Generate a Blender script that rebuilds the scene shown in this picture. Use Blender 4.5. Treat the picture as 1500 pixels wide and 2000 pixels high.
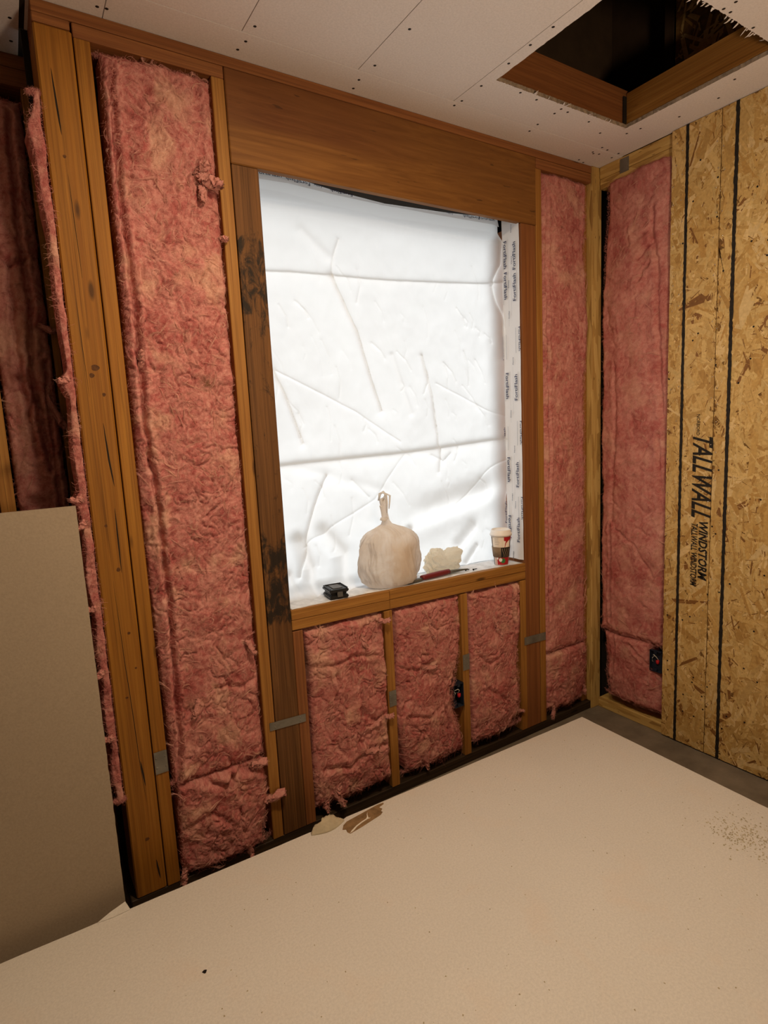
import bpy, bmesh, math, random
import numpy as np
from mathutils import Vector, Matrix
from mathutils.geometry import tessellate_polygon

random.seed(7)
RNG = np.random.default_rng(7)
SC = bpy.context.scene
COL = SC.collection
PI = math.pi
H = 2.44                      # ceiling height
for o in list(bpy.data.objects):
    bpy.data.objects.remove(o)

# ------------------------------------------------------------------ camera
CAM = Vector((-2.2483, -1.7288, 1.3762))
YAW, PITCH, ROLL, FPX = 0.5627, -0.1400, -0.0492, 1137.47
fw = Vector((math.sin(YAW)*math.cos(PITCH), math.cos(YAW)*math.cos(PITCH), math.sin(PITCH)))
r0 = Vector((math.cos(YAW), -math.sin(YAW), 0)); u0 = r0.cross(fw)
rr = r0*math.cos(ROLL) + u0*math.sin(ROLL); uu = -r0*math.sin(ROLL) + u0*math.cos(ROLL)
cd = bpy.data.cameras.new('camera'); cam = bpy.data.objects.new('camera', cd); COL.objects.link(cam)
cam.matrix_world = Matrix(((rr.x, uu.x, -fw.x, CAM.x), (rr.y, uu.y, -fw.y, CAM.y), (rr.z, uu.z, -fw.z, CAM.z), (0, 0, 0, 1)))
cd.sensor_fit = 'VERTICAL'; cd.sensor_height = 36.0; cd.lens = FPX/2000*36.0
cd.clip_start = 0.02; cd.clip_end = 200
SC.camera = cam

# ------------------------------------------------------------------ world, lights, exposure
w = bpy.data.worlds.new('overcast_sky'); SC.world = w; w.use_nodes = True
bgn = w.node_tree.nodes['Background']
bgn.inputs[0].default_value = (0.93, 0.97, 1.0, 1); bgn.inputs[1].default_value = 1.1

def lamp(name, loc, power, col, radius):
    l = bpy.data.lights.new(name, 'POINT'); l.energy = power; l.color = col; l.shadow_soft_size = radius
    o = bpy.data.objects.new(name, l); COL.objects.link(o); o.location = loc
    return o
def fill_spot(name, loc, target, power, col, angle, blend):
    l = bpy.data.lights.new(name, 'SPOT'); l.energy = power; l.color = col; l.shadow_soft_size = 0.12; l.spot_size = angle; l.spot_blend = blend
    o = bpy.data.objects.new(name, l); COL.objects.link(o); o.location = loc
    o.rotation_euler = (Vector(target)-Vector(loc)).to_track_quat('-Z', 'Y').to_euler()
fill_spot('fill_uplight', (-1.35, -2.2, 1.25), (-1.15, -0.9, 2.44), 66, (1.0, 0.75, 0.53), math.radians(150), 1.0)  # unseen fill light, added to lift the ceiling and walls
al = bpy.data.lights.new('ceiling_light', 'AREA'); al.shape = 'DISK'; al.size = 0.16; al.energy = 20.5; al.color = (1.0, 0.77, 0.52)
ao = bpy.data.objects.new('ceiling_light', al); COL.objects.link(ao); ao.location = (-1.55, -1.04, 2.425)
sl = bpy.data.lights.new('wrinkle_backlight', 'SUN'); sl.energy = 1.6; sl.angle = math.radians(35); sl.color = (1.0, 0.98, 0.95)  # sun lamp added outside so the wrap's wrinkles pick up shading
so = bpy.data.objects.new('wrinkle_backlight', sl); COL.objects.link(so); so.rotation_euler = Vector((0.35, -0.55, -0.76)).to_track_quat('-Z', 'Y').to_euler(); so.location = (-3, 6, 6)
vs = SC.view_settings
SC.display_settings.display_device = 'sRGB'
vs.view_transform = 'Standard'; vs.look = 'None'; vs.exposure = 0.12; vs.gamma = 1.0; vs.use_curve_mapping = False
SC.cycles.max_bounces = 8; SC.cycles.diffuse_bounces = 5; SC.cycles.transmission_bounces = 4
SC.cycles.caustics_reflective = False; SC.cycles.caustics_refractive = False

# ------------------------------------------------------------------ node helpers
def new_mat(name):
    m = bpy.data.materials.new(name); m.use_nodes = True
    nt = m.node_tree; b = nt.nodes['Principled BSDF']
    b.inputs['Specular IOR Level'].default_value = 0.25
    return m, nt, b
def nd(nt, typ, **kw):
    n = nt.nodes.new(typ)
    for k, v in kw.items():
        if k in n.inputs: n.inputs[k].default_value = v
        else: setattr(n, k, v)
    return n
def ramp(nt, fac, stops):
    r = nt.nodes.new('ShaderNodeValToRGB')
    while len(r.color_ramp.elements) < len(stops): r.color_ramp.elements.new(0.5)
    for e, (p, c) in zip(r.color_ramp.elements, stops):
        e.position = p; e.color = (*c, 1) if not isinstance(c, (int, float)) else (c, c, c, 1)
    nt.links.new(fac, r.inputs[0]); return r.outputs[0]
def mix(nt, fac, a, b, mode='MIX'):
    n = nt.nodes.new('ShaderNodeMix'); n.data_type = 'RGBA'; n.blend_type = mode
    for sock, v in ((0, fac), (6, a), (7, b)):
        if hasattr(v, 'is_output'): nt.links.new(v, n.inputs[sock])
        elif isinstance(v, (int, float)): n.inputs[sock].default_value = v
        else: n.inputs[sock].default_value = (*v, 1)
    return n.outputs[2]
def coords(nt, scale, rnd=True, kind='Object'):
    tc = nt.nodes.new('ShaderNodeTexCoord'); mp = nt.nodes.new('ShaderNodeMapping')
    mp.inputs['Scale'].default_value = scale
    nt.links.new(tc.outputs[kind], mp.inputs['Vector'])
    if rnd:
        oi = nt.nodes.new('ShaderNodeObjectInfo')
        mu = nd(nt, 'ShaderNodeMath', operation='MULTIPLY'); mu.inputs[1].default_value = 57.0
        nt.links.new(oi.outputs['Random'], mu.inputs[0])
        cx = nt.nodes.new('ShaderNodeCombineXYZ')
        for i in range(3): nt.links.new(mu.outputs[0], cx.inputs[i])
        nt.links.new(cx.outputs[0], mp.inputs['Location'])
    return mp.outputs[0]
def noise(nt, vec, scale=1.0, detail=4.0, rough=0.5, dist=0.0):
    n = nd(nt, 'ShaderNodeTexNoise', Scale=scale, Detail=detail, Roughness=rough, Distortion=dist)
    nt.links.new(vec, n.inputs['Vector']); return n.outputs[0]
def bump(nt, b, h, strength=0.3, dist=0.002):
    n = nd(nt, 'ShaderNodeBump', Strength=strength, Distance=dist)
    nt.links.new(h, n.inputs['Height']); nt.links.new(n.outputs[0], b.inputs['Normal'])
def link(nt, s, b, name): nt.links.new(s, b.inputs[name])

AX = {'x': (1.2, 46, 46), 'y': (46, 1.2, 46), 'z': (46, 46, 1.2)}
def wood(name, dark, light, axis, knots=True, stain=None, rough=0.62, tint=0.25):
    m, nt, b = new_mat(name)
    s = AX[axis]
    v = coords(nt, s)
    g = noise(nt, v, 1.6, 6, 0.62, 1.1)
    c = ramp(nt, g, [(0.30, dark), (0.50, tuple((a+q)/2 for a, q in zip(dark, light))), (0.70, light)])
    s2 = tuple(q*0.16 if q > 5 else q*0.8 for q in s)
    g2 = noise(nt, coords(nt, s2), 1.0, 3, 0.5, 0.4)
    c = mix(nt, ramp(nt, g2, [(0.35, 0.0), (0.7, tint)]), c, tuple(q*0.55 for q in dark))
    g3 = noise(nt, coords(nt, tuple(q*4.5 if q > 5 else q*1.5 for q in s)), 1.0, 3, 0.6, 0.3)
    c = mix(nt, ramp(nt, g3, [(0.35, 0.42), (0.55, 0.0)]), c, tuple(q*0.5 for q in dark))
    if knots:
        s3 = tuple(15 if q > 5 else 4.2 for q in s)
        vo = nd(nt, 'ShaderNodeTexVoronoi', Scale=1.0); nt.links.new(coords(nt, s3), vo.inputs['Vector'])
        k = ramp(nt, vo.outputs['Distance'], [(0.06, 0.85), (0.13, 0.0)])
        c = mix(nt, k, c, tuple(q*0.22 for q in dark))
        fine = noise(nt, coords(nt, tuple(q*3.2 if q > 5 else q*1.3 for q in s)), 1.0, 2, 0.5)
        c = mix(nt, ramp(nt, fine, [(0.66, 0.0), (0.72, 0.55)]), c, tuple(q*0.4 for q in dark))
    if stain:
        zs = nd(nt, 'ShaderNodeTexCoord'); sx = nd(nt, 'ShaderNodeSeparateXYZ'); nt.links.new(zs.outputs['Object'], sx.inputs[0])
        mr = nd(nt, 'ShaderNodeMapRange'); mr.inputs[1].default_value = -1.1; mr.inputs[2].default_value = 1.1
        nt.links.new(sx.outputs['Z'], mr.inputs[0])
        zone = ramp(nt, mr.outputs[0], stain)
        sn = noise(nt, coords(nt, (30, 30, 16), False), 1.0, 5, 0.7, 0.6)
        ad = nd(nt, 'ShaderNodeMath', operation='ADD'); nt.links.new(zone, ad.inputs[0]); nt.links.new(sn, ad.inputs[1])
        k = ramp(nt, ad.outputs[0], [(0.86, 0.0), (1.0, 0.93)])
        c = mix(nt, k, c, (0.012, 0.009, 0.006))
    link(nt, c, b, 'Base Color'); b.inputs['Roughness'].default_value = rough
    bump(nt, b, g, 0.25, 0.0015)
    return m
def plain(name, col, rough=0.6, metal=0.0, nscale=0, namp=0.25, spec=0.25):
    m, nt, b = new_mat(name)
    b.inputs['Roughness'].default_value = rough; b.inputs['Metallic'].default_value = metal
    b.inputs['Specular IOR Level'].default_value = spec
    if nscale:
        n = noise(nt, coords(nt, (nscale,)*3), 1.0, 5, 0.6)
        c = ramp(nt, n, [(0.3, tuple(q*(1-namp) for q in col)), (0.7, tuple(min(1, q*(1+namp*0.4)) for q in col))])
        link(nt, c, b, 'Base Color'); bump(nt, b, n, 0.2, 0.001)
    else: b.inputs['Base Color'].default_value = (*col, 1)
    return m
def attr_mat(name, rough=0.85, grain=0, spec=0.1, trans=0.0, gscale=(60, 60, 60), gamp=0.3):
    m, nt, b = new_mat(name)
    at = nd(nt, 'ShaderNodeAttribute', attribute_name='Col')
    c = at.outputs['Color']
    if grain:
        n = noise(nt, coords(nt, gscale, False), 1.0, 4, 0.6)
        c = mix(nt, ramp(nt, n, [(0.3, gamp), (0.65, 0.0)]), c, mix(nt, 1.0, c, (0.45, 0.36, 0.28), 'MULTIPLY'))
    link(nt, c, b, 'Base Color'); b.inputs['Roughness'].default_value = rough
    b.inputs['Specular IOR Level'].default_value = spec
    return m

M = {}
def woods(key, dark, light, **k):
    for a in 'xyz': M[key+a] = wood(key+'_wood_'+a, dark, light, a, **k)
woods('fir', (0.28, 0.112, 0.020), (0.44, 0.215, 0.048))            # yellow fir studs
woods('post', (0.25, 0.092, 0.009), (0.38, 0.165, 0.020))           # golden corner post
woods('red', (0.20, 0.070, 0.022), (0.32, 0.125, 0.038), knots=False)  # smooth reddish lumber
woods('plate', (0.22, 0.078, 0.025), (0.35, 0.145, 0.045))
woods('treated', (0.022, 0.013, 0.007), (0.060, 0.036, 0.018))
M['trimmer'] = wood('stained_trimmer_wood', (0.10, 0.042, 0.012), (0.20, 0.088, 0.026), 'z', knots=True,
                    stain=[(0.0, 0.18), (0.34, 0.24), (0.36, 0.47), (0.46, 0.46), (0.50, 0.27), (0.76, 0.30), (0.80, 0.44), (0.89, 0.42), (0.92, 0.10)])
M['trimmer'].node_tree.nodes['Principled BSDF'].inputs['Roughness'].default_value = 0.7

def header_mat():
    m, nt, b = new_mat('header_beam_wood')
    v = coords(nt, (1.3, 22, 22), False)
    g = noise(nt, v, 2.0, 7, 0.6, 1.6)
    c = ramp(nt, g, [(0.30, (0.15, 0.058, 0.012)), (0.52, (0.21, 0.088, 0.019)), (0.72, (0.27, 0.120, 0.027))])
    big = noise(nt, coords(nt, (2.2, 8, 5), False), 1.0, 3, 0.5, 0.5)
    tc = nd(nt, 'ShaderNodeTexCoord'); sx = nd(nt, 'ShaderNodeSeparateXYZ'); nt.links.new(tc.outputs['Object'], sx.inputs[0])
    # redder weathered patch on the upper left with a soft lower border
    mx = nd(nt, 'ShaderNodeMapRange'); mx.inputs[1].default_value = 0.1; mx.inputs[2].default_value = -0.25; nt.links.new(sx.outputs['X'], mx.inputs[0])
    mz = nd(nt, 'ShaderNodeMapRange'); mz.inputs[1].default_value = -0.035; mz.inputs[2].default_value = 0.0; nt.links.new(sx.outputs['Z'], mz.inputs[0])
    mu = nd(nt, 'ShaderNodeMath', operation='MULTIPLY'); nt.links.new(mx.outputs[0], mu.inputs[0]); nt.links.new(mz.outputs[0], mu.inputs[1])
    c = mix(nt, mu.outputs[0], c, mix(nt, 0.75, c, (0.62, 0.47, 0.60), 'MULTIPLY'))
    c = mix(nt, ramp(nt, big, [(0.35, 0.4), (0.6, 0.0)]), c, (0.18, 0.075, 0.02))
    fl = noise(nt, coords(nt, (14, 60, 90), False), 1.0, 2, 0.5)
    c = mix(nt, ramp(nt, fl, [(0.70, 0.0), (0.75, 0.7)]), c, (0.05, 0.022, 0.008))
    link(nt, c, b, 'Base Color'); b.inputs['Roughness'].default_value = 0.6
    bump(nt, b, g, 0.2, 0.001)
    return m
M['header'] = header_mat()

def strand_lumber():
    m, nt, b = new_mat('strand_lumber')
    vo = nd(nt, 'ShaderNodeTexVoronoi', Scale=1.0); nt.links.new(coords(nt, (70, 70, 9)), vo.inputs['Vector'])
    c = ramp(nt, vo.outputs['Color'], [(0.1, (0.33, 0.19, 0.055)), (0.5, (0.52, 0.33, 0.10)), (0.9, (0.62, 0.43, 0.15))])
    n = noise(nt, coords(nt, (120, 120, 22)), 1.0, 3, 0.6)
    c = mix(nt, ramp(nt, n, [(0.66, 0.0), (0.72, 0.8)]), c, (0.08, 0.035, 0.012))
    link(nt, c, b, 'Base Color'); b.inputs['Roughness'].default_value = 0.6
    return m
M['lsl'] = strand_lumber()
def strand_lumber_h():
    m = M['lsl'].copy(); m.name = 'strand_lumber_horizontal'
    for n in m.node_tree.nodes:
        if n.type == 'MAPPING':
            s = n.inputs['Scale'].default_value; n.inputs['Scale'].default_value = (s[0], s[2], s[0])
    return m
M['lslh'] = strand_lumber_h()

def drywall(name, col, speck=True):
    m, nt, b = new_mat(name)
    n = noise(nt, coords(nt, (1.6, 1.6, 1.6), False), 1.0, 4, 0.6)
    c = ramp(nt, n, [(0.3, tuple(q*0.93 for q in col)), (0.7, col)])
    n2 = noise(nt, coords(nt, (170, 170, 170), False), 1.0, 4, 0.7)
    c = mix(nt, ramp(nt, n2, [(0.32, 0.34), (0.62, 0.0)]), c, tuple(q*0.6 for q in col))
    if speck:
        n3 = noise(nt, coords(nt, (26, 26, 26), False), 1.0, 6, 0.75, 0.6)
        c = mix(nt, ramp(nt, n3, [(0.70, 0.0), (0.76, 0.35)]), c, tuple(q*0.55 for q in col))
        n4 = noise(nt, coords(nt, (5, 5, 5), False), 1.0, 4, 0.6, 0.4)
        c = mix(nt, ramp(nt, n4, [(0.56, 0.0), (0.74, 0.22)]), c, (col[0], col[1]*0.80, col[2]*0.66))
    link(nt, c, b, 'Base Color'); b.inputs['Roughness'].default_value = 0.85
    bump(nt, b, n2, 0.35, 0.0010)
    return m
M['sheet'] = drywall('drywall_face_paper', (0.80, 0.765, 0.70))
M['ceil'] = drywall('ceiling_drywall', (0.78, 0.74, 0.715), False)
M['lean'] = drywall('drywall_back_paper', (0.40, 0.32, 0.23), False)
M['torn'] = plain('torn_gypsum_paper', (0.60, 0.52, 0.36), 0.9, nscale=30)
M['brownpaper'] = plain('brown_backing_paper', (0.30, 0.185, 0.085), 0.8, nscale=40, namp=0.4)
M['gypsum'] = plain('gypsum_core', (0.86, 0.80, 0.68), 0.9)
M['concrete'] = plain('concrete_slab', (0.20, 0.165, 0.12), 0.8, nscale=9, namp=0.35)
M['steel'] = plain('galvanised_steel', (0.20, 0.185, 0.155), 0.5, 0.35, nscale=25, namp=0.3)
M['screw'] = plain('black_screw', (0.012, 0.010, 0.009), 0.45)
M['nail'] = plain('bright_nail', (0.75, 0.68, 0.52), 0.25, 1.0)
M['black_ink'] = plain('black_print', (0.022, 0.018, 0.014), 0.7, nscale=90, namp=0.6)
M['blue_ink'] = plain('dark_blue_print', (0.022, 0.028, 0.085), 0.6)
M['grey_ink'] = plain('grey_print', (0.30, 0.32, 0.36), 0.6)
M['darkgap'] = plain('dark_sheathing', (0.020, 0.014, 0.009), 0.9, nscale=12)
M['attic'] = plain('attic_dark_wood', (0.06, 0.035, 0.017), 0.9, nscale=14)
M['fibre'] = attr_mat('pink_fibreglass_strands', 0.9, spec=0.08)
M['flake'] = attr_mat('osb_strands', 0.5, grain=1, spec=0.3, gscale=(90, 90, 90), gamp=0.35)
M['osb_base'] = plain('osb_core', (0.24, 0.125, 0.035), 0.7, nscale=60, namp=0.5)

def batt_mat():
    m, nt, b = new_mat('pink_fibreglass')
    at = nd(nt, 'ShaderNodeAttribute', attribute_name='Col')
    n = noise(nt, coords(nt, (150, 150, 150), False), 1.0, 6, 0.72, 2.2)
    n2 = noise(nt, coords(nt, (420, 420, 420), False), 1.0, 4, 0.7, 1.0)
    c = mix(nt, ramp(nt, n, [(0.36, 0.5), (0.52, 0.0)]), at.outputs['Color'], mix(nt, 1.0, at.outputs['Color'], (0.72, 0.52, 0.48), 'MULTIPLY'))
    c = mix(nt, ramp(nt, n, [(0.52, 0.0), (0.74, 0.45)]), c, (0.88, 0.55, 0.45))
    link(nt, c, b, 'Base Color'); b.inputs['Roughness'].default_value = 0.95
    b.inputs['Specular IOR Level'].default_value = 0.04
    ad = nd(nt, 'ShaderNodeMath', operation='ADD'); nt.links.new(n, ad.inputs[0]); nt.links.new(n2, ad.inputs[1])
    bump(nt, b, ad.outputs[0], 0.7, 0.003)
    return m
M['batt'] = batt_mat()

def translucent(name, col, frac, gloss=0.0):
    m, nt, b = new_mat(name)
    out = nt.nodes['Material Output']
    t = nd(nt, 'ShaderNodeBsdfTranslucent'); t.inputs[0].default_value = (*col, 1)
    b.inputs['Base Color'].default_value = (*col, 1); b.inputs['Roughness'].default_value = 0.45 if gloss else 0.8
    b.inputs['Specular IOR Level'].default_value = gloss
    mx = nd(nt, 'ShaderNodeMixShader'); mx.inputs[0].default_value = frac
    nt.links.new(b.outputs[0], mx.inputs[1]); nt.links.new(t.outputs[0], mx.inputs[2]); nt.links.new(mx.outputs[0], out.inputs[0])
    return m
M['wrap'] = translucent('white_house_wrap', (0.93, 0.94, 0.94), 0.82)
M['tape'] = translucent('white_flashing_film', (0.80, 0.82, 0.85), 0.62, 0.3)
M['jambtape'] = plain('white_printed_film', (0.74, 0.75, 0.78), 0.4, spec=0.35)
M['silltape'] = plain('grey_flashing_film', (0.74, 0.75, 0.77), 0.4, nscale=30, namp=0.30)
M['bag'] = translucent('thin_white_plastic', (0.90, 0.87, 0.83), 0.64, 0.4)
M['bag2'] = translucent('thin_cream_plastic', (0.90, 0.87, 0.79), 0.58, 0.35)
M['contents'] = plain('brown_paper_contents', (0.78, 0.66, 0.52), 0.8, nscale=20)
M['plasticblack'] = plain('black_plastic', (0.018, 0.018, 0.018), 0.4)
M['plasticgrey'] = plain('dark_grey_plastic', (0.10, 0.095, 0.09), 0.45)
M['cupwhite'] = plain('white_paper_cup', (0.78, 0.68, 0.58), 0.5)
M['lid'] = plain('white_plastic_lid', (0.84, 0.80, 0.75), 0.35)
M['cupred'] = plain('red_cup_print', (0.42, 0.02, 0.025), 0.5)
M['cupgreen'] = plain('green_cup_print', (0.05, 0.20, 0.06), 0.5)
M['sleeve'] = plain('kraft_cup_sleeve', (0.25, 0.17, 0.105), 0.8, nscale=50)
M['cuplabel'] = plain('cream_sticker', (0.80, 0.70, 0.58), 0.6)
M['redhandle'] = plain('dark_red_handle', (0.16, 0.018, 0.02), 0.4)
M['toolsteel'] = plain('dull_tool_steel', (0.16, 0.16, 0.14), 0.4, 0.6, nscale=60)
M['boxblue'] = plain('navy_outlet_box', (0.014, 0.020, 0.035), 0.45)
M['wire_red'] = plain('red_wire', (0.50, 0.02, 0.025), 0.4)
M['wire_white'] = plain('white_wire', (0.55, 0.52, 0.46), 0.5)
M['cardboard_wall'] = plain('painted_wall', (0.66, 0.58, 0.48), 0.85, nscale=4, namp=0.1)
M['ground'] = plain('outside_ground', (0.30, 0.30, 0.29), 0.9, nscale=1)

# ------------------------------------------------------------------ object helpers
def tag(o, label=None, cat=None, group=None, kind=None):
    if label: o['label'] = label
    if cat: o['category'] = cat
    if group: o['group'] = group
    if kind: o['kind'] = kind
    return o
def empty(name, loc, label=None, cat=None, group=None, kind=None):
    o = bpy.data.objects.new(name, None); COL.objects.link(o); o.location = loc; o.empty_display_size = 0.05
    return tag(o, label, cat, group, kind)
def wloc(o):
    v = Vector(o.location); p = o.parent
    while p: v = v + Vector(p.location); p = p.parent
    return v
def link_mesh(name, me, mat, parent=None, loc=(0, 0, 0)):
    """me is in local coordinates about loc (world)"""
    o = bpy.data.objects.new(name, me); COL.objects.link(o)
    if mat is not None and not me.materials: me.materials.append(mat)
    if parent: o.parent = parent; o.location = Vector(loc) - wloc(parent)
    else: o.location = loc
    return o
def center_mesh(name, V, F, mat, parent=None, smooth=False, cols=None, loc=None):
    V = np.asarray(V, float); c = (V.min(0)+V.max(0))/2 if loc is None else np.asarray(loc, float)
    me = np_mesh(name, V-c, F, smooth, cols)
    return link_mesh(name, me, mat, parent, tuple(c))
def np_mesh(name, V, F, smooth=False, cols=None):
    me = bpy.data.meshes.new(name)
    if isinstance(F, np.ndarray):
        n = F.shape[1]
        me.vertices.add(len(V)); me.vertices.foreach_set('co', np.asarray(V, np.float32).ravel())
        me.loops.add(F.size); me.loops.foreach_set('vertex_index', F.astype(np.int32).ravel())
        me.polygons.add(len(F)); me.polygons.foreach_set('loop_start', np.arange(0, F.size, n, dtype=np.int32))
        me.update(calc_edges=True)
    else:
        me.from_pydata([tuple(v) for v in V], [], F); me.update()
    if smooth: me.polygons.foreach_set('use_smooth', np.ones(len(me.polygons), bool))
    if cols is not None:
        a = me.color_attributes.new('Col', 'FLOAT_COLOR', 'POINT')
        a.data.foreach_set('color', np.concatenate([cols, np.ones((len(cols), 1))], 1).astype(np.float32).ravel())
    return me
def box(name, x0, x1, y0, y1, z0, z1, mat, parent=None, bev=0.0018, skew=0.0):
    """a board; skew tilts it along x (z change per metre)"""
    c = Vector(((x0+x1)/2, (y0+y1)/2, (z0+z1)/2)); d = ((x1-x0), (y1-y0), (z1-z0))
    bm = bmesh.new(); bmesh.ops.create_cube(bm, size=1.0)
    for v in bm.verts: v.co = Vector((v.co.x*d[0], v.co.y*d[1], v.co.z*d[2]))
    if bev: bmesh.ops.bevel(bm, geom=bm.edges[:], offset=min(bev, min(d)*0.3), segments=1, affect='EDGES', profile=0.5)
    if skew:
        for v in bm.verts: v.co.z += v.co.x*skew
    me = bpy.data.meshes.new(name); bm.to_mesh(me); bm.free()
    return link_mesh(name, me, mat, parent, c)
def tube(P, R, sides=8, closed=True):
    P = np.asarray(P, float); n = len(P); R = np.full(n, R) if np.isscalar(R) else np.asarray(R, float)
    T = np.gradient(P, axis=0); T /= np.linalg.norm(T, axis=1)[:, None]+1e-12
    up = np.array([0.31, 0.17, 0.93]); 
    N = np.cross(T, up); N /= np.linalg.norm(N, axis=1)[:, None]+1e-12; B = np.cross(T, N)
    a = np.arange(sides)*2*PI/sides
    V = (P[:, None]+R[:, None, None]*(N[:, None]*np.cos(a)[None, :, None]+B[:, None]*np.sin(a)[None, :, None])).reshape(-1, 3)
    F = [[i*sides+k, i*sides+(k+1) % sides, (i+1)*sides+(k+1) % sides, (i+1)*sides+k] for i in range(n-1) for k in range(sides)]
    if closed: F += [list(range(sides))[::-1], list(range((n-1)*sides, n*sides))]
    return V, F
def join(parts):
    V = []; F = []; o = 0
    for v, f in parts:
        V.append(np.asarray(v, float)); F += [[i+o for i in q] for q in f]; o += len(v)
    return np.concatenate(V), F
def lathe(prof, n=32, cx=0, cy=0):
    a = np.arange(n)*2*PI/n
    V = np.array([[cx+r*math.cos(t), cy+r*math.sin(t), z] for r, z in prof for t in a])
    F = [[i*n+k, i*n+(k+1) % n, (i+1)*n+(k+1) % n, (i+1)*n+k] for i in range(len(prof)-1) for k in range(n)]
    F += [list(range(n))[::-1], list(range((len(prof)-1)*n, len(prof)*n))]
    return V, F
def extrude_poly(pts, t, frame):
    """pts 2-D outline; frame(u, v, w) -> world; thickness t along w"""
    n = len(pts)
    V = [frame(u, v, 0) for u, v in pts]+[frame(u, v, t) for u, v in pts]
    tri = tessellate_polygon([[Vector((u, v, 0)) for u, v in pts]])
    F = [list(q) for q in tri]+[[i+n for i in q][::-1] for q in tri]
    F += [[i, (i+1) % n, (i+1) % n+n, i+n] for i in range(n)]
    return V, F
_tx = {}
def text_geo(s, bold=0.0, shear=0.0):
    k = (s, bold, shear)
    if k not in _tx:
        cu = bpy.data.curves.new('lettering', 'FONT'); cu.body = s; cu.size = 1.0; cu.resolution_u = 2; cu.offset = bold; cu.shear = shear
        ob = bpy.data.objects.new('lettering', cu); me = bpy.data.meshes.new_from_object(ob)
        V = np.array([v.co[:2] for v in me.vertices]); F = [list(p.vertices) for p in me.polygons]
        bpy.data.objects.remove(ob); bpy.data.curves.remove(cu); bpy.data.meshes.remove(me)
        V -= V.min(0); _tx[k] = (V, F)
    return _tx[k]
def place_text(s, origin, eu, ev, length, height, bold=0.0, shear=0.0):
    V, F = text_geo(s, bold, shear); e = V.max(0)
    W = np.asarray(origin, float)+np.outer(V[:, 0]/e[0]*length, eu)+np.outer(V[:, 1]/e[1]*height, ev)
    return W, F

# ------------------------------------------------------------------ numpy noise
def _h(ix, iy, seed):
    n = (ix*374761393+iy*668265263+seed*974634777) & 0xffffffff
    n = ((n ^ (n >> 13))*1274126177) & 0xffffffff
    return ((n ^ (n >> 16)) & 0xffff)/65535.0
def vnoise(x, y, seed=0):
    x = np.asarray(x, float); y = np.asarray(y, float)
    ix = np.floor(x).astype(np.int64); iy = np.floor(y).astype(np.int64); fx = x-ix; fy = y-iy
    def g(i, j):
        a = _h(i, j, seed)*2*PI; return np.cos(a)*(x-i)+np.sin(a)*(y-j)
    sx = fx**3*(fx*(fx*6-15)+10); sy = fy**3*(fy*(fy*6-15)+10)
    a = g(ix, iy); b = g(ix+1, iy); c = g(ix, iy+1); d = g(ix+1, iy+1)
    return (a+(b-a)*sx+(c-a)*sy+(a-b-c+d)*sx*sy)*1.5
def fbm(x, y, seed=0, oct=4, gain=0.5):
    s = 0; a = 1; t = 0
    for k in range(oct):
        s = s+a*vnoise(x*2**k, y*2**k, seed+k*17); t += a; a *= gain
    return s/t
def ridged(x, y, seed=0, oct=3):
    s = 0; a = 1; t = 0
    for k in range(oct):
        s = s+a*(1-2*np.abs(vnoise(x*2**k, y*2**k, seed+k*31))); t += a; a *= 0.55
    return s/t
def seg_dist(A, Z, pts):
    d = np.full(A.shape, 9.0); tt = np.zeros(A.shape)
    for (a0, b0), (a1, b1) in zip(pts[:-1], pts[1:]):
        dx, dz = a1-a0, b1-b0; L = dx*dx+dz*dz+1e-12
        t = np.clip(((A-a0)*dx+(Z-b0)*dz)/L, 0, 1)
        q = np.hypot(A-a0-t*dx, Z-b0-t*dz); d = np.minimum(d, q)
    return d

# ------------------------------------------------------------------ SETTING: window wall (inner stud faces on y = 0)
D = 0.14
wall = empty('wall_back', (-1.0, 0.07, 0), 'timber framed wall around the white wrapped window opening', kind='structure')
def wb(name, x0, x1, z0, z1, mat, y0=0.0, y1=D, **k): return box(name, x0, x1, y0, y1, z0, z1, mat, wall, **k)
wb('top_plate', -2.085, 0.10, 2.4105, 2.4395, M['platex'])
wb('top_plate', -1.9985, -1.620, 2.3765, 2.4095, M['platex'], 0.001)
wb('top_plate', -0.3695, -0.036, 2.3715, 2.4095, M['platex'], 0.001)
tag(wb('plate_block', -2.085, -2.0035, 2.3885, 2.4095, M['platex']), 'short block of plate over the corner post')
wb('bottom_plate', -2.10, 0.03, 0.0, 0.0375, M['treatedx'], 0.002)
tag(wb('corner_post', -2.085, -2.0005, 0.038, 2.3875, M['postz'], bev=0.004), 'wide golden post with long drying cracks')
post = [o for o in wall.children if o.name.startswith('corner_post')][0]
def crack(pts, wid):
    P = np.array(pts); m_ = len(P); n_ = 24; t = np.linspace(0, m_-1, n_); X = np.interp(t, range(m_), P[:, 0])+0.0008*fbm(t*3, t*0+wid*900, 51, 2); Zc = np.interp(t, range(m_), P[:, 1])
    w_ = wid*np.sin(np.linspace(0.05, PI-0.05, n_))**0.7
    V = np.concatenate([np.stack([X-w_, np.full(n_, -0.0003), Zc], 1), np.stack([X+w_, np.full(n_, -0.0003), Zc], 1), np.stack([X-w_, np.full(n_, 0.006), Zc], 1), np.stack([X+w_, np.full(n_, 0.006), Zc], 1)])
    F = [[i, i+n_, i+1+n_, i+1] for i in range(n_-1)]+[[i, i+1, i+1+2*n_, i+2*n_] for i in range(n_-1)]+[[i+n_, i+3*n_, i+1+3*n_, i+1+n_] for i in range(n_-1)]
    center_mesh('drying_crack', V, F, M['darkgap'], post)
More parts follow.
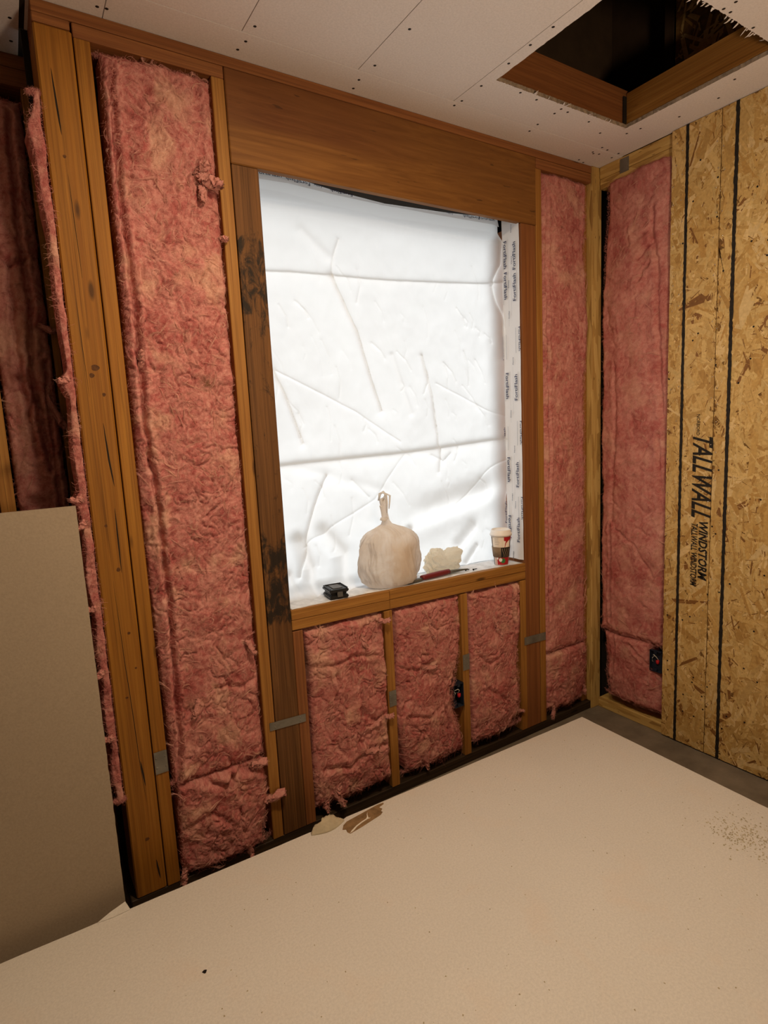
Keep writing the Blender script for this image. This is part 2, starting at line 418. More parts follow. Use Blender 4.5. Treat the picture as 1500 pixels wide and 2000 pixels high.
for pts, wd_ in (([(-2.056, 2.29), (-2.052, 2.20), (-2.049, 2.14)], .0022), ([(-2.045, 2.05), (-2.040, 1.80)], .0007), ([(-2.030, 1.43), (-2.026, 1.33), (-2.020, 1.26)], .0022), ([(-2.026, 1.20), (-2.027, 1.02)], .0018), ([(-2.050, 1.0), (-2.046, .80), (-2.040, .62), (-2.036, .45), (-2.030, .33)], .0009), ([(-2.034, .46), (-2.028, .38)], .0022), ([(-2.022, .14), (-2.016, .075)], .0024), ([(-2.060, 1.75), (-2.056, 1.5)], .0006)): crack(pts, wd_)
M['knot'] = plain('dark_knot', (0.11, 0.042, 0.010), 0.7, nscale=90, namp=0.5)
for kx, kz, ka_, kb_ in ((-2.034, 1.575, .010, .008), (-2.044, 1.555, .006, .006), (-2.052, 1.155, .004, .004), (-2.020, 1.505, .004, .005), (-2.034, 1.03, .005, .006), (-2.048, 2.09, .004, .004), (-2.026, 0.845, .004, .004), (-2.05, .66, .004, .003), (-2.040, .215, .006, .005), (-2.018, .74, .003, .003)):
    V, F = extrude_poly([(kx+ka_*math.cos(q)*(1+.15*math.sin(3*q+kz*9)), kz+kb_*math.sin(q)) for q in np.linspace(0, 2*PI, 14, endpoint=False)], 0.0004, lambda u, v, w_: (u, -0.0005+w_, v))
    center_mesh('knot', V, F, M['knot'], post)
wb('stud', -1.9975, -1.9605, 0.038, 2.3755, M['postz'])
wb('king_stud', -1.6565, -1.6205, 0.038, 2.3755, M['firz'])
tag(wb('trimmer_stud', -1.6175, -1.5365, 0.038, 2.154, M['trimmer']), 'dark trimmer stained with black marks')
wb('trimmer_stud', -0.4590, -0.3765, 0.038, 2.154, M['redz'])
wb('king_stud', -0.3735, -0.3405, 0.038, 2.370, M['firz'])
tag(wb('header_beam', -1.6185, -0.3715, 2.1555, 2.4095, M['header'], -0.001, 0.024, bev=0.003), 'deep brown header beam over the window')
wb('stud', -0.074, -0.036, 0.038, 2.370, M['firz'], 0.022)
tag(wb('corner_stud', -0.0345, 0.028, 0.0, 2.4395, M['lsl'], -0.004, 0.05), 'strand lumber stud in the corner')
sk = -0.0186
wb('sill_plate', -1.5355, -1.1515, 0.7685, 0.8025, M['firx'], skew=sk)
wb('sill_plate', -1.1505, -0.4600, 0.7585, 0.7925, M['firx'], skew=sk)
wb('sill_plate', -1.5355, -1.1515, 0.7335, 0.7675, M['firx'], 0.001, skew=sk)
wb('sill_plate', -1.1505, -0.4600, 0.7235, 0.7575, M['firx'], 0.001, skew=sk)
wb('cripple_stud', -1.5355, -1.4990, 0.038, 0.7325, M['redz'])
wb('cripple_stud', -1.1790, -1.1440, 0.038, 0.7255, M['firz'])
wb('cripple_stud', -0.8210, -0.7870, 0.038, 0.7185, M['firz'])
wb('cripple_stud', -0.4930, -0.4600, 0.038, 0.7135, M['firz'])
for (x0, x1, z0, z1) in ((-2.10, -1.537, 0.0, 2.44), (-0.459, 0.10, 0.0, 2.44), (-1.537, -0.459, 0.0, 0.71), (-1.537, -0.459, 2.221, 2.44)):
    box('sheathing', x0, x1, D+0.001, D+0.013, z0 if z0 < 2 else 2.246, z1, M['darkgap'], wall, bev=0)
box('sky_blocker', -1.75, -0.25, 0.116, 0.245, 2.220, 2.245, M['darkgap'], wall, bev=0)  # added board hiding the sky so the gap above the tape stays dark
def nail_plate(x0, x1, z0, z1, tilt=0.0):
    bm = bmesh.new(); w2, h2 = (x1-x0)/2, (z1-z0)/2
    bmesh.ops.create_cube(bm, size=1)
    for v in bm.verts: v.co = Vector((v.co.x*w2*2, v.co.y*0.0016, v.co.z*h2*2))
    for sx in (-0.7, 0.7):
        for sz in (-0.45, 0.45):
            bmesh.ops.create_cone(bm, cap_ends=True, segments=6, radius1=0.0035, radius2=0.002, depth=0.0012,
                                  matrix=Matrix.Translation((sx*w2, -0.0012, sz*h2)) @ Matrix.Rotation(PI/2, 4, 'X'))
    for v in bm.verts: v.co.z += v.co.x*tilt
    me = bpy.data.meshes.new('nail_plate'); bm.to_mesh(me); bm.free()
    return link_mesh('nail_plate', me, M['steel'], wall, ((x0+x1)/2, -0.0022, (z0+z1)/2))
nail_plate(-1.640, -1.512, 0.418, 0.445, -0.05); nail_plate(-0.475, -0.345, 0.423, 0.458, -0.04)
nail_plate(-0.8205, -0.7875, 0.404, 0.469); nail_plate(-1.997, -1.961, 0.404, 0.472); nail_plate(-1.176, -1.145, 0.36, 0.42)

# ------------------------------------------------------------------ SETTING: recessed wall on the left
YL = 0.262
wl = empty('wall_left', (-2.6, YL, 0), 'framed wall recessed behind the corner post on the far left', kind='structure')
def lf(name, x0, x1, z0, z1, mat, y0=YL, y1=YL+0.09): return box(name, x0, x1, y0, y1, z0, z1, mat, wl)
lf('top_plate', -4.2, -1.95, 2.4045, 2.4395, M['platex']); lf('top_plate', -4.2, -1.95, 2.3585, 2.4035, M['platex'])
lf('bottom_plate', -4.2, -1.95, 0.0, 0.038, M['treatedx'])
lf('stud', -2.108, -2.070, 0.039, 2.3575, M['firz'])
lf('stud', -2.066, -2.03, 0.039, 2.3575, M['firz'])
lf('stud', -2.290, -2.252, 0.039, 2.3575, M['firz'])
for x in (-2.70, -3.1, -3.5, -3.9): lf('stud', x, x+0.038, 0.039, 2.3575, M['firz'])
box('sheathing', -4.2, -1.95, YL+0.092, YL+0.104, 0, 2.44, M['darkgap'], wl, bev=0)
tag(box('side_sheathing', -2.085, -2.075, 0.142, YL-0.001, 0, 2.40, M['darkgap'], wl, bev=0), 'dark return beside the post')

# ------------------------------------------------------------------ SETTING: right wall (panel faces on x = 0)
wr = empty('wall_right', (0.05, -1.5, 0), 'wall of strand board panels with vertical black lines', kind='structure')
def wrb(name, y0, y1, z0, z1, mat, x0=0.0125, x1=0.102, **k): return box(name, x0, x1, y0, y1, z0, z1, mat, wr, **k)
wrb('top_plate', -4.0, -0.006, 2.3915, 2.4395, M['lslh']); wrb('top_plate', -4.0, -0.006, 2.3505, 2.3905, M['lslh'], 0.0145)
wrb('bottom_plate', -4.0, -0.006, 0.0, 0.045, M['lslh'])
for y in (-0.378, -0.74, -1.10, -1.46, -1.82, -2.4, -3.0, -3.6): wrb('stud', y, y+0.036, 0.046, 2.3495, M['lsl'])
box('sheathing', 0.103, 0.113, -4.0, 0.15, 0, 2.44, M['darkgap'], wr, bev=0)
bm = bmesh.new(); bmesh.ops.create_cube(bm, size=1)
for v in bm.verts: v.co = Vector((v.co.x*0.0012, v.co.y*0.042, v.co.z*0.055))
bmesh.ops.bevel(bm, geom=bm.edges[:], offset=0.0003, segments=1, affect='EDGES')
me = bpy.data.meshes.new('nail_plate'); bm.to_mesh(me); bm.free(); link_mesh('nail_plate', me, M['steel'], wr, (0.0115, -0.126, 2.405))

PAL = np.array([(0.63, 0.42, 0.150), (0.69, 0.485, 0.19), (0.57, 0.36, 0.115), (0.50, 0.295, 0.085), (0.24, 0.11, 0.03), (0.76, 0.56, 0.26)])
def osb_panel(y0, y1, z0, z1, n, seed, par, x=0.0, label=None):
    p = box('osb_panel', x, x+0.011, y0, y1, z0, z1, M['osb_base'], par, bev=0.0008)
    if label: tag(p, label)
    if not n: return p
    r = np.random.default_rng(seed)
    cy = r.uniform(y0, y1, n); cz = r.uniform(z0, z1, n)
    L = r.choice([0.03, 0.06, 0.095, 0.13], n, p=[.34, .30, .24, .12])*r.uniform(0.7, 1.35, n)
    W = np.clip(L*r.uniform(0.07, 0.30, n), 0.0025, 0.024)
    sliver = r.random(n) < 0.34; W = np.where(sliver, r.uniform(0.0012, 0.004, n), W); L = np.where(sliver, r.uniform(0.010, 0.045, n), L)
    th = np.where(r.random(n) < 0.5, r.normal(0, 0.45, n), r.uniform(-PI/2, PI/2, n))
    order = np.linspace(0, 1, n)
    ts = np.array([-0.5, 0.5, 0.5, -0.5]); ws = np.array([-0.5, -0.5, 0.5, 0.5])
    tl = ts[None]*L[:, None]*(1+r.uniform(-.18, .18, (n, 4))); wl_ = ws[None]*W[:, None]*(1+r.uniform(-.5, .3, (n, 4)))
    yy = cy[:, None]+tl*np.sin(th)[:, None]+wl_*np.cos(th)[:, None]
    zz = cz[:, None]+tl*np.cos(th)[:, None]-wl_*np.sin(th)[:, None]
    yy = np.clip(yy, y0+0.0006, y1-0.0006); zz = np.clip(zz, z0+0.0006, z1-0.0006)
    xx = x-0.00006-0.0011*order[:, None]-r.uniform(0, 0.0011, (n, 4))
    V = np.stack([xx, yy, zz], -1).reshape(-1, 3); F = np.arange(n*4).reshape(-1, 4)
    k = r.choice(6, n, p=[.30, .24, .22, .12, .02, .10]); k = np.where(sliver & (r.random(n) < .45), 4, k); c = PAL[k]*r.uniform(0.90, 1.08, (n, 1))
    o = center_mesh('strands', V, F, M['flake'], p, cols=np.repeat(c, 4, 0), loc=(x, (y0+y1)/2, (z0+z1)/2))
    tag(o, kind='stuff'); return p
osb_panel(-0.525, -0.340, 0.006, 2.4385, 4600, 3, wr, label='narrow strand board strip left of the seam')
osb_panel(-1.745, -0.5262, 0.006, 2.4385, 27000, 4, wr)
osb_panel(-2.965, -1.7465, 0.006, 2.4385, 9000, 5, wr)
osb_panel(-4.0, -2.9665, 0.006, 2.4385, 6000, 6, wr)
def wavy_line(yc, z0, z1, w_, seed, name='printed_line'):
    n = 260; z = np.linspace(z0, z1, n); r = np.random.default_rng(seed)
    o = 0.0007*fbm(z*9, z*0+seed, seed)
    L = yc+w_/2+o+0.0008*r.normal(size=n); R = yc-w_/2+o+0.0008*r.normal(size=n)
    V = np.concatenate([np.stack([np.full(n, -0.0028), L, z], 1), np.stack([np.full(n, -0.0028), R, z], 1)])
    F = np.array([[i, i+1, i+1+n, i+n] for i in range(n-1)])
    return center_mesh(name, V, F, M['black_ink'], wr)
wavy_line(-0.4015, 0.007, 2.438, 0.0115, 1); wavy_line(-0.579, 0.007, 2.438, 0.0125, 2)
for y in (-0.985, -1.391): wavy_line(y, 0.007, 2.438, 0.012, 5)
ex, ez = (0, -1, 0), (0, 0, -1)      # on the right wall seen from the room: right = -y, text runs downward
T = [place_text('TALLWALL', (-0.0030, -0.450, 1.292), (0, 0, -1), (0, -1, 0), 0.318, 0.078, 0.02, 0.45),
     place_text('NORBORD', (-0.0030, -0.463, 1.376), (0, 0, -1), (0, -1, 0), 0.080, 0.013, 0.004),
     place_text('WINDSTORM', (-0.0030, -0.482, 0.960), (0, 0, -1), (0, -1, 0), 0.235, 0.036, 0.03, 0.3),
     place_text('TALLWALL WINDSTORM', (-0.0030, -0.452, 0.950), (0, 0, -1), (0, -1, 0), 0.255, 0.026, 0.02, 0.3)]
for V, F in T: tag(center_mesh('printed_lettering', V, F, M['black_ink'], wr), 'black slanted lettering running down the board')
def domes(name, pts, r, axis, mat, par, flat=0.5):
    P = []
    for p in pts:
        V, F = lathe([(r, 0), (r*0.8, r*flat*0.6), (r*0.3, r*flat)], 7)
        V = np.array(V)
        if axis == '-x': V = np.stack([-V[:, 2], V[:, 0], V[:, 1]], 1)
        elif axis == '-z': V = np.stack([V[:, 0], -V[:, 1], -V[:, 2]], 1)
        elif axis == '-y': V = np.stack([V[:, 0], -V[:, 2], V[:, 1]], 1)
        P.append((V+np.array(p), F))
    V, F = join(P); return tag(center_mesh(name, V, F, mat, par, smooth=True), kind='stuff')
r_ = np.random.default_rng(9)
nails = [(-0.0024, y+r_.normal(0, 0.004), z+r_.normal(0, 0.02)) for y in (-0.536, -0.512, -0.383, -0.352) for z in np.arange(0.06, 2.42, 0.075) if r_.random() < 0.75]
domes('nail_heads', nails, 0.0026, '-x', M['nail'], wr)
holes = [(-0.0022, r_.uniform(-1.0, -0.345), r_.uniform(0.05, 2.4)) for _ in range(90)]
domes('nail_holes', holes, 0.0036, '-x', M['screw'], wr, 0.12)

# ------------------------------------------------------------------ SETTING: floor, ceiling, hidden walls
fl = box('floor', -4.3, 0.12, -4.1, 0.38, -0.12, 0.0, M['concrete'], bev=0); tag(fl, 'bare grey brown concrete slab floor', kind='structure')
box('wall_front', -4.3, 0.12, -4.12, -4.0, 0, H, M['cardboard_wall'], bev=0)['kind'] = 'structure'
box('wall_side', -4.32, -4.2, -4.0, 0.38, 0, H, M['cardboard_wall'], bev=0)['kind'] = 'structure'
bpy.data.objects['wall_front']['label'] = 'plain wall behind the camera'; bpy.data.objects['wall_side']['label'] = 'plain wall closing the left end of the room'
ce = empty('ceiling', (-1.2, -1.0, H), 'white drywall ceiling with open joints, screws and a cut hatch', kind='structure')
def panel(x0, x1, y0, y1): return box('drywall_panel', x0, x1, y0, y1, H, H+0.0127, M['ceil'], ce, bev=0.0006)
g = 0.0009
panel(-1.925+g, 0.101, -0.114+g, 0.139); panel(-2.092, -1.925-g, -0.114+g, 0.139)
panel(-4.2, -2.104, -0.114+g, 0.36)
for a, b in ((-4.2, -3.2), (-3.2, -2.40), (-2.40, -1.925), (-1.925, -1.602), (-1.602, -1.245), (-1.245, -0.880)):
    panel(a+g, b-g, -2.1+g, -0.114-g)
panel(-4.2, -2.2-g, -4.0, -2.1-g); panel(-2.2+g, 0.101, -4.0, -2.1-g)
# panel with the hatch cut roughly through it
HX0, HX1, HY0, HY1 = -0.835, -0.185, -0.785, -0.270
rg = np.random.default_rng(12)
def ragged(p, q, n, amp):
    t = np.linspace(0, 1, n, endpoint=False); p = np.array(p); q = np.array(q); d = q-p; nn = np.array([-d[1], d[0]])/np.linalg.norm(d)
    return [tuple(p+d*s+nn*amp*rg.normal()) for s in t]
inner = ragged((HX0, HY0), (HX1, HY0), 160, 0.0009)+ragged((HX1, HY0), (HX1, HY1), 90, 0.0006)+ragged((HX1, HY1), (HX0, HY1), 200, 0.0008)+ragged((HX0, HY1), (HX0, HY0), 40, 0.0010)
outer = [(-0.880+g, -2.1+g), (0.010, -2.1+g), (0.010, -0.114-g), (-0.880+g, -0.114-g)]
tri = tessellate_polygon([[Vector((*p, 0)) for p in outer], [Vector((*p, 0)) for p in inner]])
pts = outer+inner; n = len(pts)
V = [(x, y, H) for x, y in pts]+[(x, y, H+0.0127) for x, y in pts]
F = [list(t) for t in tri]+[[i+n for i in t][::-1] for t in tri]
F += [[i, (i+1) % 4, (i+1) % 4+n, i+n] for i in range(4)]
m_ = len(inner); F += [[4+i, 4+(i+1) % m_, 4+(i+1) % m_+n, 4+i+n] for i in range(m_)]
hp = center_mesh('drywall_panel', V, F, M['ceil'], ce); tag(hp, 'ceiling panel with the rough cut hatch'); hp.data.materials.append(plain('torn_panel_edge', (0.40, 0.31, 0.22), 0.95, nscale=60, namp=0.5))
for i in range(len(tri)*2+4, len(F)): hp.data.polygons[i].material_index = 1
# torn paper shreds along the hatch edges
P = []
for _ in range(46):
    side = rg.choice(3, p=[.45, .40, .15])
    if side == 0: p = np.array([rg.uniform(HX0, HX1), HY1-0.001, H]); d = np.array([rg.normal(0, .4), -1, rg.uniform(-.9, .3)])
    elif side == 1: p = np.array([rg.uniform(HX0+.1, HX1), HY0+0.001, H]); d = np.array([rg.normal(0, .4), 1, rg.uniform(-.6, .5)])
    else: p = np.array([HX1-0.001, rg.uniform(HY0, HY1), H]); d = np.array([-1, rg.normal(0, .4), rg.uniform(-.9, .3)])
    d /= np.linalg.norm(d); L = rg.uniform(0.005, 0.022); s = np.cross(d, (0, 0, 1)); s /= np.linalg.norm(s)
    w_ = rg.uniform(0.0012, 0.004)
    P.append(([p-s*w_, p+s*w_, p+d*L*.6+s*w_*.6+(0, 0, -.001), p+d*L+s*rg.normal()*.002, p+d*L*.6-s*w_*.6], [[0, 1, 2, 3, 4]]))
V, F = join(P); tag(center_mesh('paper_shreds', V, F, M['ceil'], ce), 'frayed paper fibres at the hatch edge', kind='stuff')
# hatch framing and attic
def cb(name, x0, x1, y0, y1, z0, z1, mat): return box(name, x0, x1, y0, y1, z0, z1, mat, ce)
ZT = H+0.0135
cb('hatch_framing', -0.88, -0.147, -0.268, -0.230, ZT, 2.572, M['redx'])
cb('hatch_framing', -0.183, -0.147, -1.6, -0.2695, ZT, 2.560, M['firy'])
cb('hatch_framing', -0.88, -0.838, -1.6, -0.2695, ZT, 2.60, M['redy'])
cb('corner_tape', -0.204, -0.1862, -0.2755, -0.2685, ZT, 2.545, M['darkgap'])  # small dark box standing in for grey tape at the hatch corner
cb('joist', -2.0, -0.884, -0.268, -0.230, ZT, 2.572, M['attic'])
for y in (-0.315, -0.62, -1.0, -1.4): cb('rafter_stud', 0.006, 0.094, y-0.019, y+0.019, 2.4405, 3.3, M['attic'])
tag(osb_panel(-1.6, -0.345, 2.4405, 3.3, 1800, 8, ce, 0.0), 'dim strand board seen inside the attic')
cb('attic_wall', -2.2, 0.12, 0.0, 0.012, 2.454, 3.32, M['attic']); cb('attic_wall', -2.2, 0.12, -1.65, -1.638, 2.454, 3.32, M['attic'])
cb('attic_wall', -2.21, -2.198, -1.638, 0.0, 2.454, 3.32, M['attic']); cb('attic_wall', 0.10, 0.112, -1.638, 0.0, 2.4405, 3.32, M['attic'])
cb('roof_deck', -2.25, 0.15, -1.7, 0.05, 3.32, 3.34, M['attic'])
cb('rafter', -0.5, -0.46, -1.637, 0.0, 3.15, 3.318, M['attic'])
for a_ in ((-4.35, 0.16, -4.15, 0.42, H+0.05, H+0.06),):
    pass
cb('backer_board', -4.3, -2.212, -4.1, 0.38, H+0.014, H+0.03, M['attic']); cb('backer_board', -2.212, 0.12, -4.1, -1.66, H+0.014, H+0.03, M['attic'])
cb('backer_board', -2.211, 0.12, 0.013, 0.38, H+0.014, H+0.03, M['attic'])
SCR = [(-2.103, .107), (-2.1, .205), (-1.941, -.035), (-1.92, -.038), (-1.579, -.081), (-1.587, -.038), (-1.578, -.149), (-1.211, -.333), (-1.211, -.155), (-1.217, -.072), (-1.21, -.025), (-.856, -.224), (-.856, -.129), (-.861, -.096), (-.868, -.526), (-.867, -.442), (-.861, -.35), (-.715, -.255), (-.635, -.25), (-.511, -.218), (-.513, -.249), (-.476, -.246), (-.508, -.138), (-.499, -.09), (-.352, -.237), (-.243, -.202), (-.146, -.247), (-.132, -.295), (-.08, -.414), (-.141, -.636), (-.512, -.825), (-.514, -.795), (-.484, -.797), (-.359, -.795), (-.132, -.015), (-.094, -.006), (-.137, -.087), (-.136, -.13), (-.098, -.126), (-.123, -.079), (-.098, -.087), (-.021, -.09), (-.028, -.127), (-.075, -.55), (-.08, -.75), (-1.21, -.55), (-1.58, -.4), (-1.92, -.3), (-2.37, .1), (-2.37, -.1)]
SCR = [(x-0.02 if x > -2.11 and x < -2.099 else x, y) for x, y in SCR]
domes('screw_heads', [(x, y, H-0.0001) for x, y in SCR], 0.0048, '-z', M['screw'], ce, 0.2)
box('gap_shade_1', -2.104, -2.0925, -4.0+1.9, 0.139, H+0.0005, H+0.012, M['darkgap'], ce, bev=0)  # dark strip standing in for the shade inside the open ceiling gap

# ------------------------------------------------------------------ outside
og = box('ground_outside', -30, 30, 0.45, 40, -0.5, -0.3, M['ground'], bev=0); tag(og, 'pale ground outdoors beyond the wrapped window', kind='structure')

# ------------------------------------------------------------------ pink fibreglass batts
PINK = np.array((0.60, 0.200, 0.182)); DEEP = np.array((0.43, 0.094, 0.088)); PALE = np.array((0.74, 0.385, 0.320)); CREAM = np.array((0.79, 0.495, 0.36))
def lerp(a, b, t): return a*(1-t[..., None])+b*t[..., None]
def strands_mesh(name, P, R, cols, parent, mat=None, loc=None):
    """P (n,k,3) centre lines, R (n,) half widths -> tapered hair-fine ribbons"""
    n, k, _ = P.shape
    Tn = np.gradient(P, axis=1); Tn /= np.linalg.norm(Tn, axis=2)[..., None]+1e-9
    up = RNG.normal(size=(n, 1, 3)); N = np.cross(Tn, up); N /= np.linalg.norm(N, axis=2)[..., None]+1e-9
    tp = np.sin(np.linspace(0.30, PI-0.15, k))**0.6; o_ = (R[:, None]*tp[None])[..., None]*N
    V = np.stack([P-o_, P+o_], 2)
    idx = np.arange(n*k*2).reshape(n, k, 2)
    q = np.stack([idx[:, :-1, 0], idx[:, :-1, 1], idx[:, 1:, 1], idx[:, 1:, 0]], -1).reshape(-1, 4)
    o = center_mesh(name, V.reshape(-1, 3), q, mat or M['fibre'], parent, True, np.repeat(cols, k*2, 0), loc)
    return tag(o, kind='stuff')

def batt(label,  plane, off, a0, a1, z0, z1, seed, base=0.0, amp=1.0, creases=(), dens=9000, left=None, right=None, tufts=(), hang=0.03, step=0.0042, smooth=0.0, pale=0.0, thick=0.09, bulge=0.008, spots=(), lowfreq=1.0, group=None, roll=0.020):
    """plane 'y': lies in wall y=off facing -y, a is x.  plane 'x': wall x=off facing -x, a is y (a0 > a1 is the left edge)."""
    sgn = 1 if a1 > a0 else -1
    def W(A, Z, Hh): return np.stack([A, off-Hh, Z], -1) if plane == 'y' else np.stack([off-Hh, A, Z], -1)
    wid = abs(a1-a0); hgt = z1-z0
    nu, nv = int(wid/step), int(hgt/step)
    s = np.linspace(0, 1, nu+1); t = np.linspace(0, 1, nv+1); S, Tt = np.meshgrid(s, t)
    U = S*wid; Vv = Tt*hgt
    zc = z0+t*hgt
    li = np.interp(zc, *zip(*sorted((z, i) for z, i in left))) if left else np.zeros(nv+1)
    ri = np.interp(zc, *zip(*sorted((z, i) for z, i in right))) if right else np.zeros(nv+1)
    li = li+0.004*fbm(zc*14, zc*0, seed+3, 5)+0.002; ri = ri+0.006*fbm(zc*14, zc*0+5, seed+4, 5)+0.002
    U = li[:, None]+S*(wid-li-ri)[:, None]
    bi = 0.022*fbm(s*wid*16, s*0, seed+6, 5, 0.7)*(hang/0.03)+0.006; ti = 0.008*fbm(s*wid*16, s*0+3, seed+7, 4)+0.003
    Vv = bi[None]+Tt*(hgt-bi-ti)[None]
    e = np.minimum(np.minimum(U-li[:, None], (wid-ri)[:, None]-U), np.minimum(Vv-bi[None], (hgt-ti)[None]-Vv))
    wx = 0.012*fbm(U*22, Vv*22, seed+11, 3); wy = 0.012*fbm(U*22+7, Vv*22+3, seed+12, 3)
    fx, fy = U+wx, Vv+wy
    detail = (1-smooth)
    Hh = base+bulge*np.sin(np.clip(S, 0, 1)*PI)+lowfreq*(0.010*fbm(U*6, Vv*4, seed, 3)+0.006*fbm(fx*17, fy*14, seed+1, 3))
    gx_ = U+0.034*fbm(U*11, Vv*11, seed+13, 3); gy_ = Vv+0.034*fbm(U*11+4, Vv*11+9, seed+14, 3)
    Hh = Hh+amp*detail*(0.0046*fbm(gx_*24, gy_*19, seed+2, 3)+0.0030*ridged(gx_*58, gy_*50, seed+8, 3)+0.0022*fbm(fx*130, fy*120, seed+5, 3, 0.65))
    def pits(f1, f2, sd, dep, sharp):
        nn = np.abs(vnoise(gx_*f1, gy_*f2, sd)); mk = np.clip(vnoise(U*13, Vv*11, sd+1)*2.2+0.35, 0, 1)
        return dep*mk*np.exp(-(nn/sharp)**1.3)
    Hh = Hh-amp*detail*(pits(15, 11, seed+51, 0.0085, 0.060)+pits(40, 33, seed+53, 0.0065, 0.10))-amp*smooth*pits(9, 6, seed+55, 0.008, 0.055)
    Hh = Hh+amp*smooth*(0.0060*ridged(gx_*11, gy_*8, seed+2, 3)+0.0014*fbm(fx*80, fy*70, seed+5, 3))
    for pts, dep, wd in creases:
        q = [((p[0]-a0)*sgn, p[1]-z0) for p in pts]
        dd = seg_dist(U+0.6*wx, Vv+0.6*wy, q); Hh = Hh-dep*np.exp(-(dd/wd)**2)+dep*0.35*np.exp(-((dd-2.3*wd)/(1.6*wd))**2)
    R_ = roll
    rr_ = np.clip(e/R_, 0, 1); Hh = Hh-1.4*R_*(1-np.sqrt(1-(1-rr_)**2+1e-9))
    ring = (S == 0) | (S == 1) | (Tt == 0) | (Tt == 1)
    Hh = np.where(ring, -thick, Hh)
    A = a0+sgn*U; Z = z0+Vv
    c1 = 0.5+1.3*fbm(fx*8, fy*8, seed+21, 4, 0.65); c2 = ridged(gx_*40, gy_*34, seed+22, 3)*0.5+0.5
    col = lerp(DEEP, PINK, np.clip(c1+0.3, 0, 1)); col = lerp(col, PALE, np.clip((c2-0.55)*1.2+(c1-0.45)*0.5+pale, 0, 0.75)); c3 = fbm(gx_*75, gy_*60, seed+27, 4, 0.7)*(1-0.5*smooth); col = lerp(col, DEEP*0.8, np.clip(-c3*2.4-0.10, 0, 0.75)); col = lerp(col, PALE, np.clip(c3*2.2-0.15, 0, 0.7))
    cr = np.clip(fbm(fx*9+9, fy*7, seed+23, 4, .6)*3.4-0.42+pale, 0, 1)*0.68*(1-0.6*smooth); col = lerp(col, CREAM, cr)
    for (sa, sz, sr) in spots:
        dd = np.hypot(A-sa, Z-sz); col = lerp(col, np.array((0.16, 0.075, 0.03)), np.clip(1.2*np.exp(-(dd/sr)**2)*(0.6+1.2*fbm(U*90, Vv*90, seed+31, 3)), 0, .85))
    idx = np.arange((nu+1)*(nv+1)).reshape(nv+1, nu+1)
    F = np.stack([idx[:-1, :-1], idx[:-1, 1:], idx[1:, 1:], idx[1:, :-1]], -1).reshape(-1, 4)
    if (plane == 'y' and sgn < 0) or (plane == 'x' and sgn > 0): F = F[:, ::-1]
    P3 = W(A, Z, Hh)
    mid = W(np.array((a0+a1)/2), np.array(z0), np.array(0.0))
    root = empty('insulation_batt', tuple(mid), label, 'insulation', group)
    center_mesh('batt_body', P3.reshape(-1, 3), F, M['batt'], root, True, col.reshape(-1, 3))
    # fibres matted over the face
    def hgt_at(u, v):
        i = np.clip(u/wid*nu, 1, nu-1.001); j = np.clip(v/hgt*nv, 1, nv-1.001); i0 = i.astype(int); j0 = j.astype(int); f = i-i0; gq = j-j0
        return (Hh[j0, i0]*(1-f)*(1-gq)+Hh[j0, i0+1]*f*(1-gq)+Hh[j0+1, i0]*(1-f)*gq+Hh[j0+1, i0+1]*f*gq)
    k = 6; r = np.random.default_rng(seed+99)
    def paths(u, v, th, L, cv, lift, jit):
        n = len(u); P = np.zeros((n, k, 3)); UV = np.zeros((n, k, 2)); a_, b_ = u.copy(), v.copy(); th = th.copy()
        for q in range(k):
            UV[:, q, 0] = a_; UV[:, q, 1] = b_
            a_ = a_+np.cos(th)*L/(k-1); b_ = b_+np.sin(th)*L/(k-1); th = th+cv/(k-1)*2+r.normal(0, jit, n)
        return UV
    def lay(UV, lift):
        hh = hgt_at(UV[..., 0], UV[..., 1])+lift[:, None]*np.sin(PI*(0.10+0.80*np.arange(k)/(k-1)))[None]-0.0004
        return W(a0+sgn*UV[..., 0], z0+UV[..., 1], hh)
    def seeds(n, m=0.006):
        u = r.uniform(0.006, wid-0.006, n); v = r.uniform(0.006, hgt-0.006, n)
        ok = (u > np.interp(v+z0, zc, li)+m) & (u < wid-np.interp(v+z0, zc, ri)-m) & (v > np.interp(u, s*wid, bi)+m) & (v < hgt-0.008)
        return u[ok], v[ok]
    flow = lambda u, v: 2*PI*1.3*fbm(u*8, v*7, seed+41, 2)+PI/2
    def localcol(u, v, lift_):
        i = np.clip((u/wid*nu).astype(int), 0, nu); j = np.clip((v/hgt*nv).astype(int), 0, nv); return lerp(col[j, i], PALE, np.full(len(u), lift_))
    # fine fuzz
    u, v = seeds(int(dens*3.2*wid*hgt)); n = len(u)
    UV = paths(u, v, flow(u, v)+r.normal(0, 0.9, n), r.uniform(0.010, 0.032, n), r.normal(0, 1.6, n), None, 0.25)
    PP = [lay(UV, np.abs(r.normal(0, 0.0018, n))+0.0006)]; RR = [r.uniform(0.00012, 0.00026, n)]; CC = [localcol(u, v, 0.10)*r.uniform(0.80, 1.22, (n, 1))]
    # wisps: bundles of fibres sharing one curling path
    def wisps(u, v, th, L, cv, lift, M_, spread):
        n = len(u); UV = paths(u, v, th, L, cv, None, 0.16)
        UV = np.repeat(UV, M_, 0); m_ = len(UV); o_ = r.normal(0, 1, (m_, 1, 2))*spread*np.linspace(0.5, 1.5, k)[None, :, None]+r.normal(0, spread*0.30, (m_, k, 2))
        sh = r.uniform(-.5, .5, (m_, 1, 1))*(UV[:, -1:]-UV[:, :1])*0.5
        UV = UV+o_+sh; PP.append(lay(UV, np.repeat(lift, M_)*r.uniform(.4, 1.2, m_)+0.0006)); RR.append(r.uniform(0.00016, 0.00032, m_))
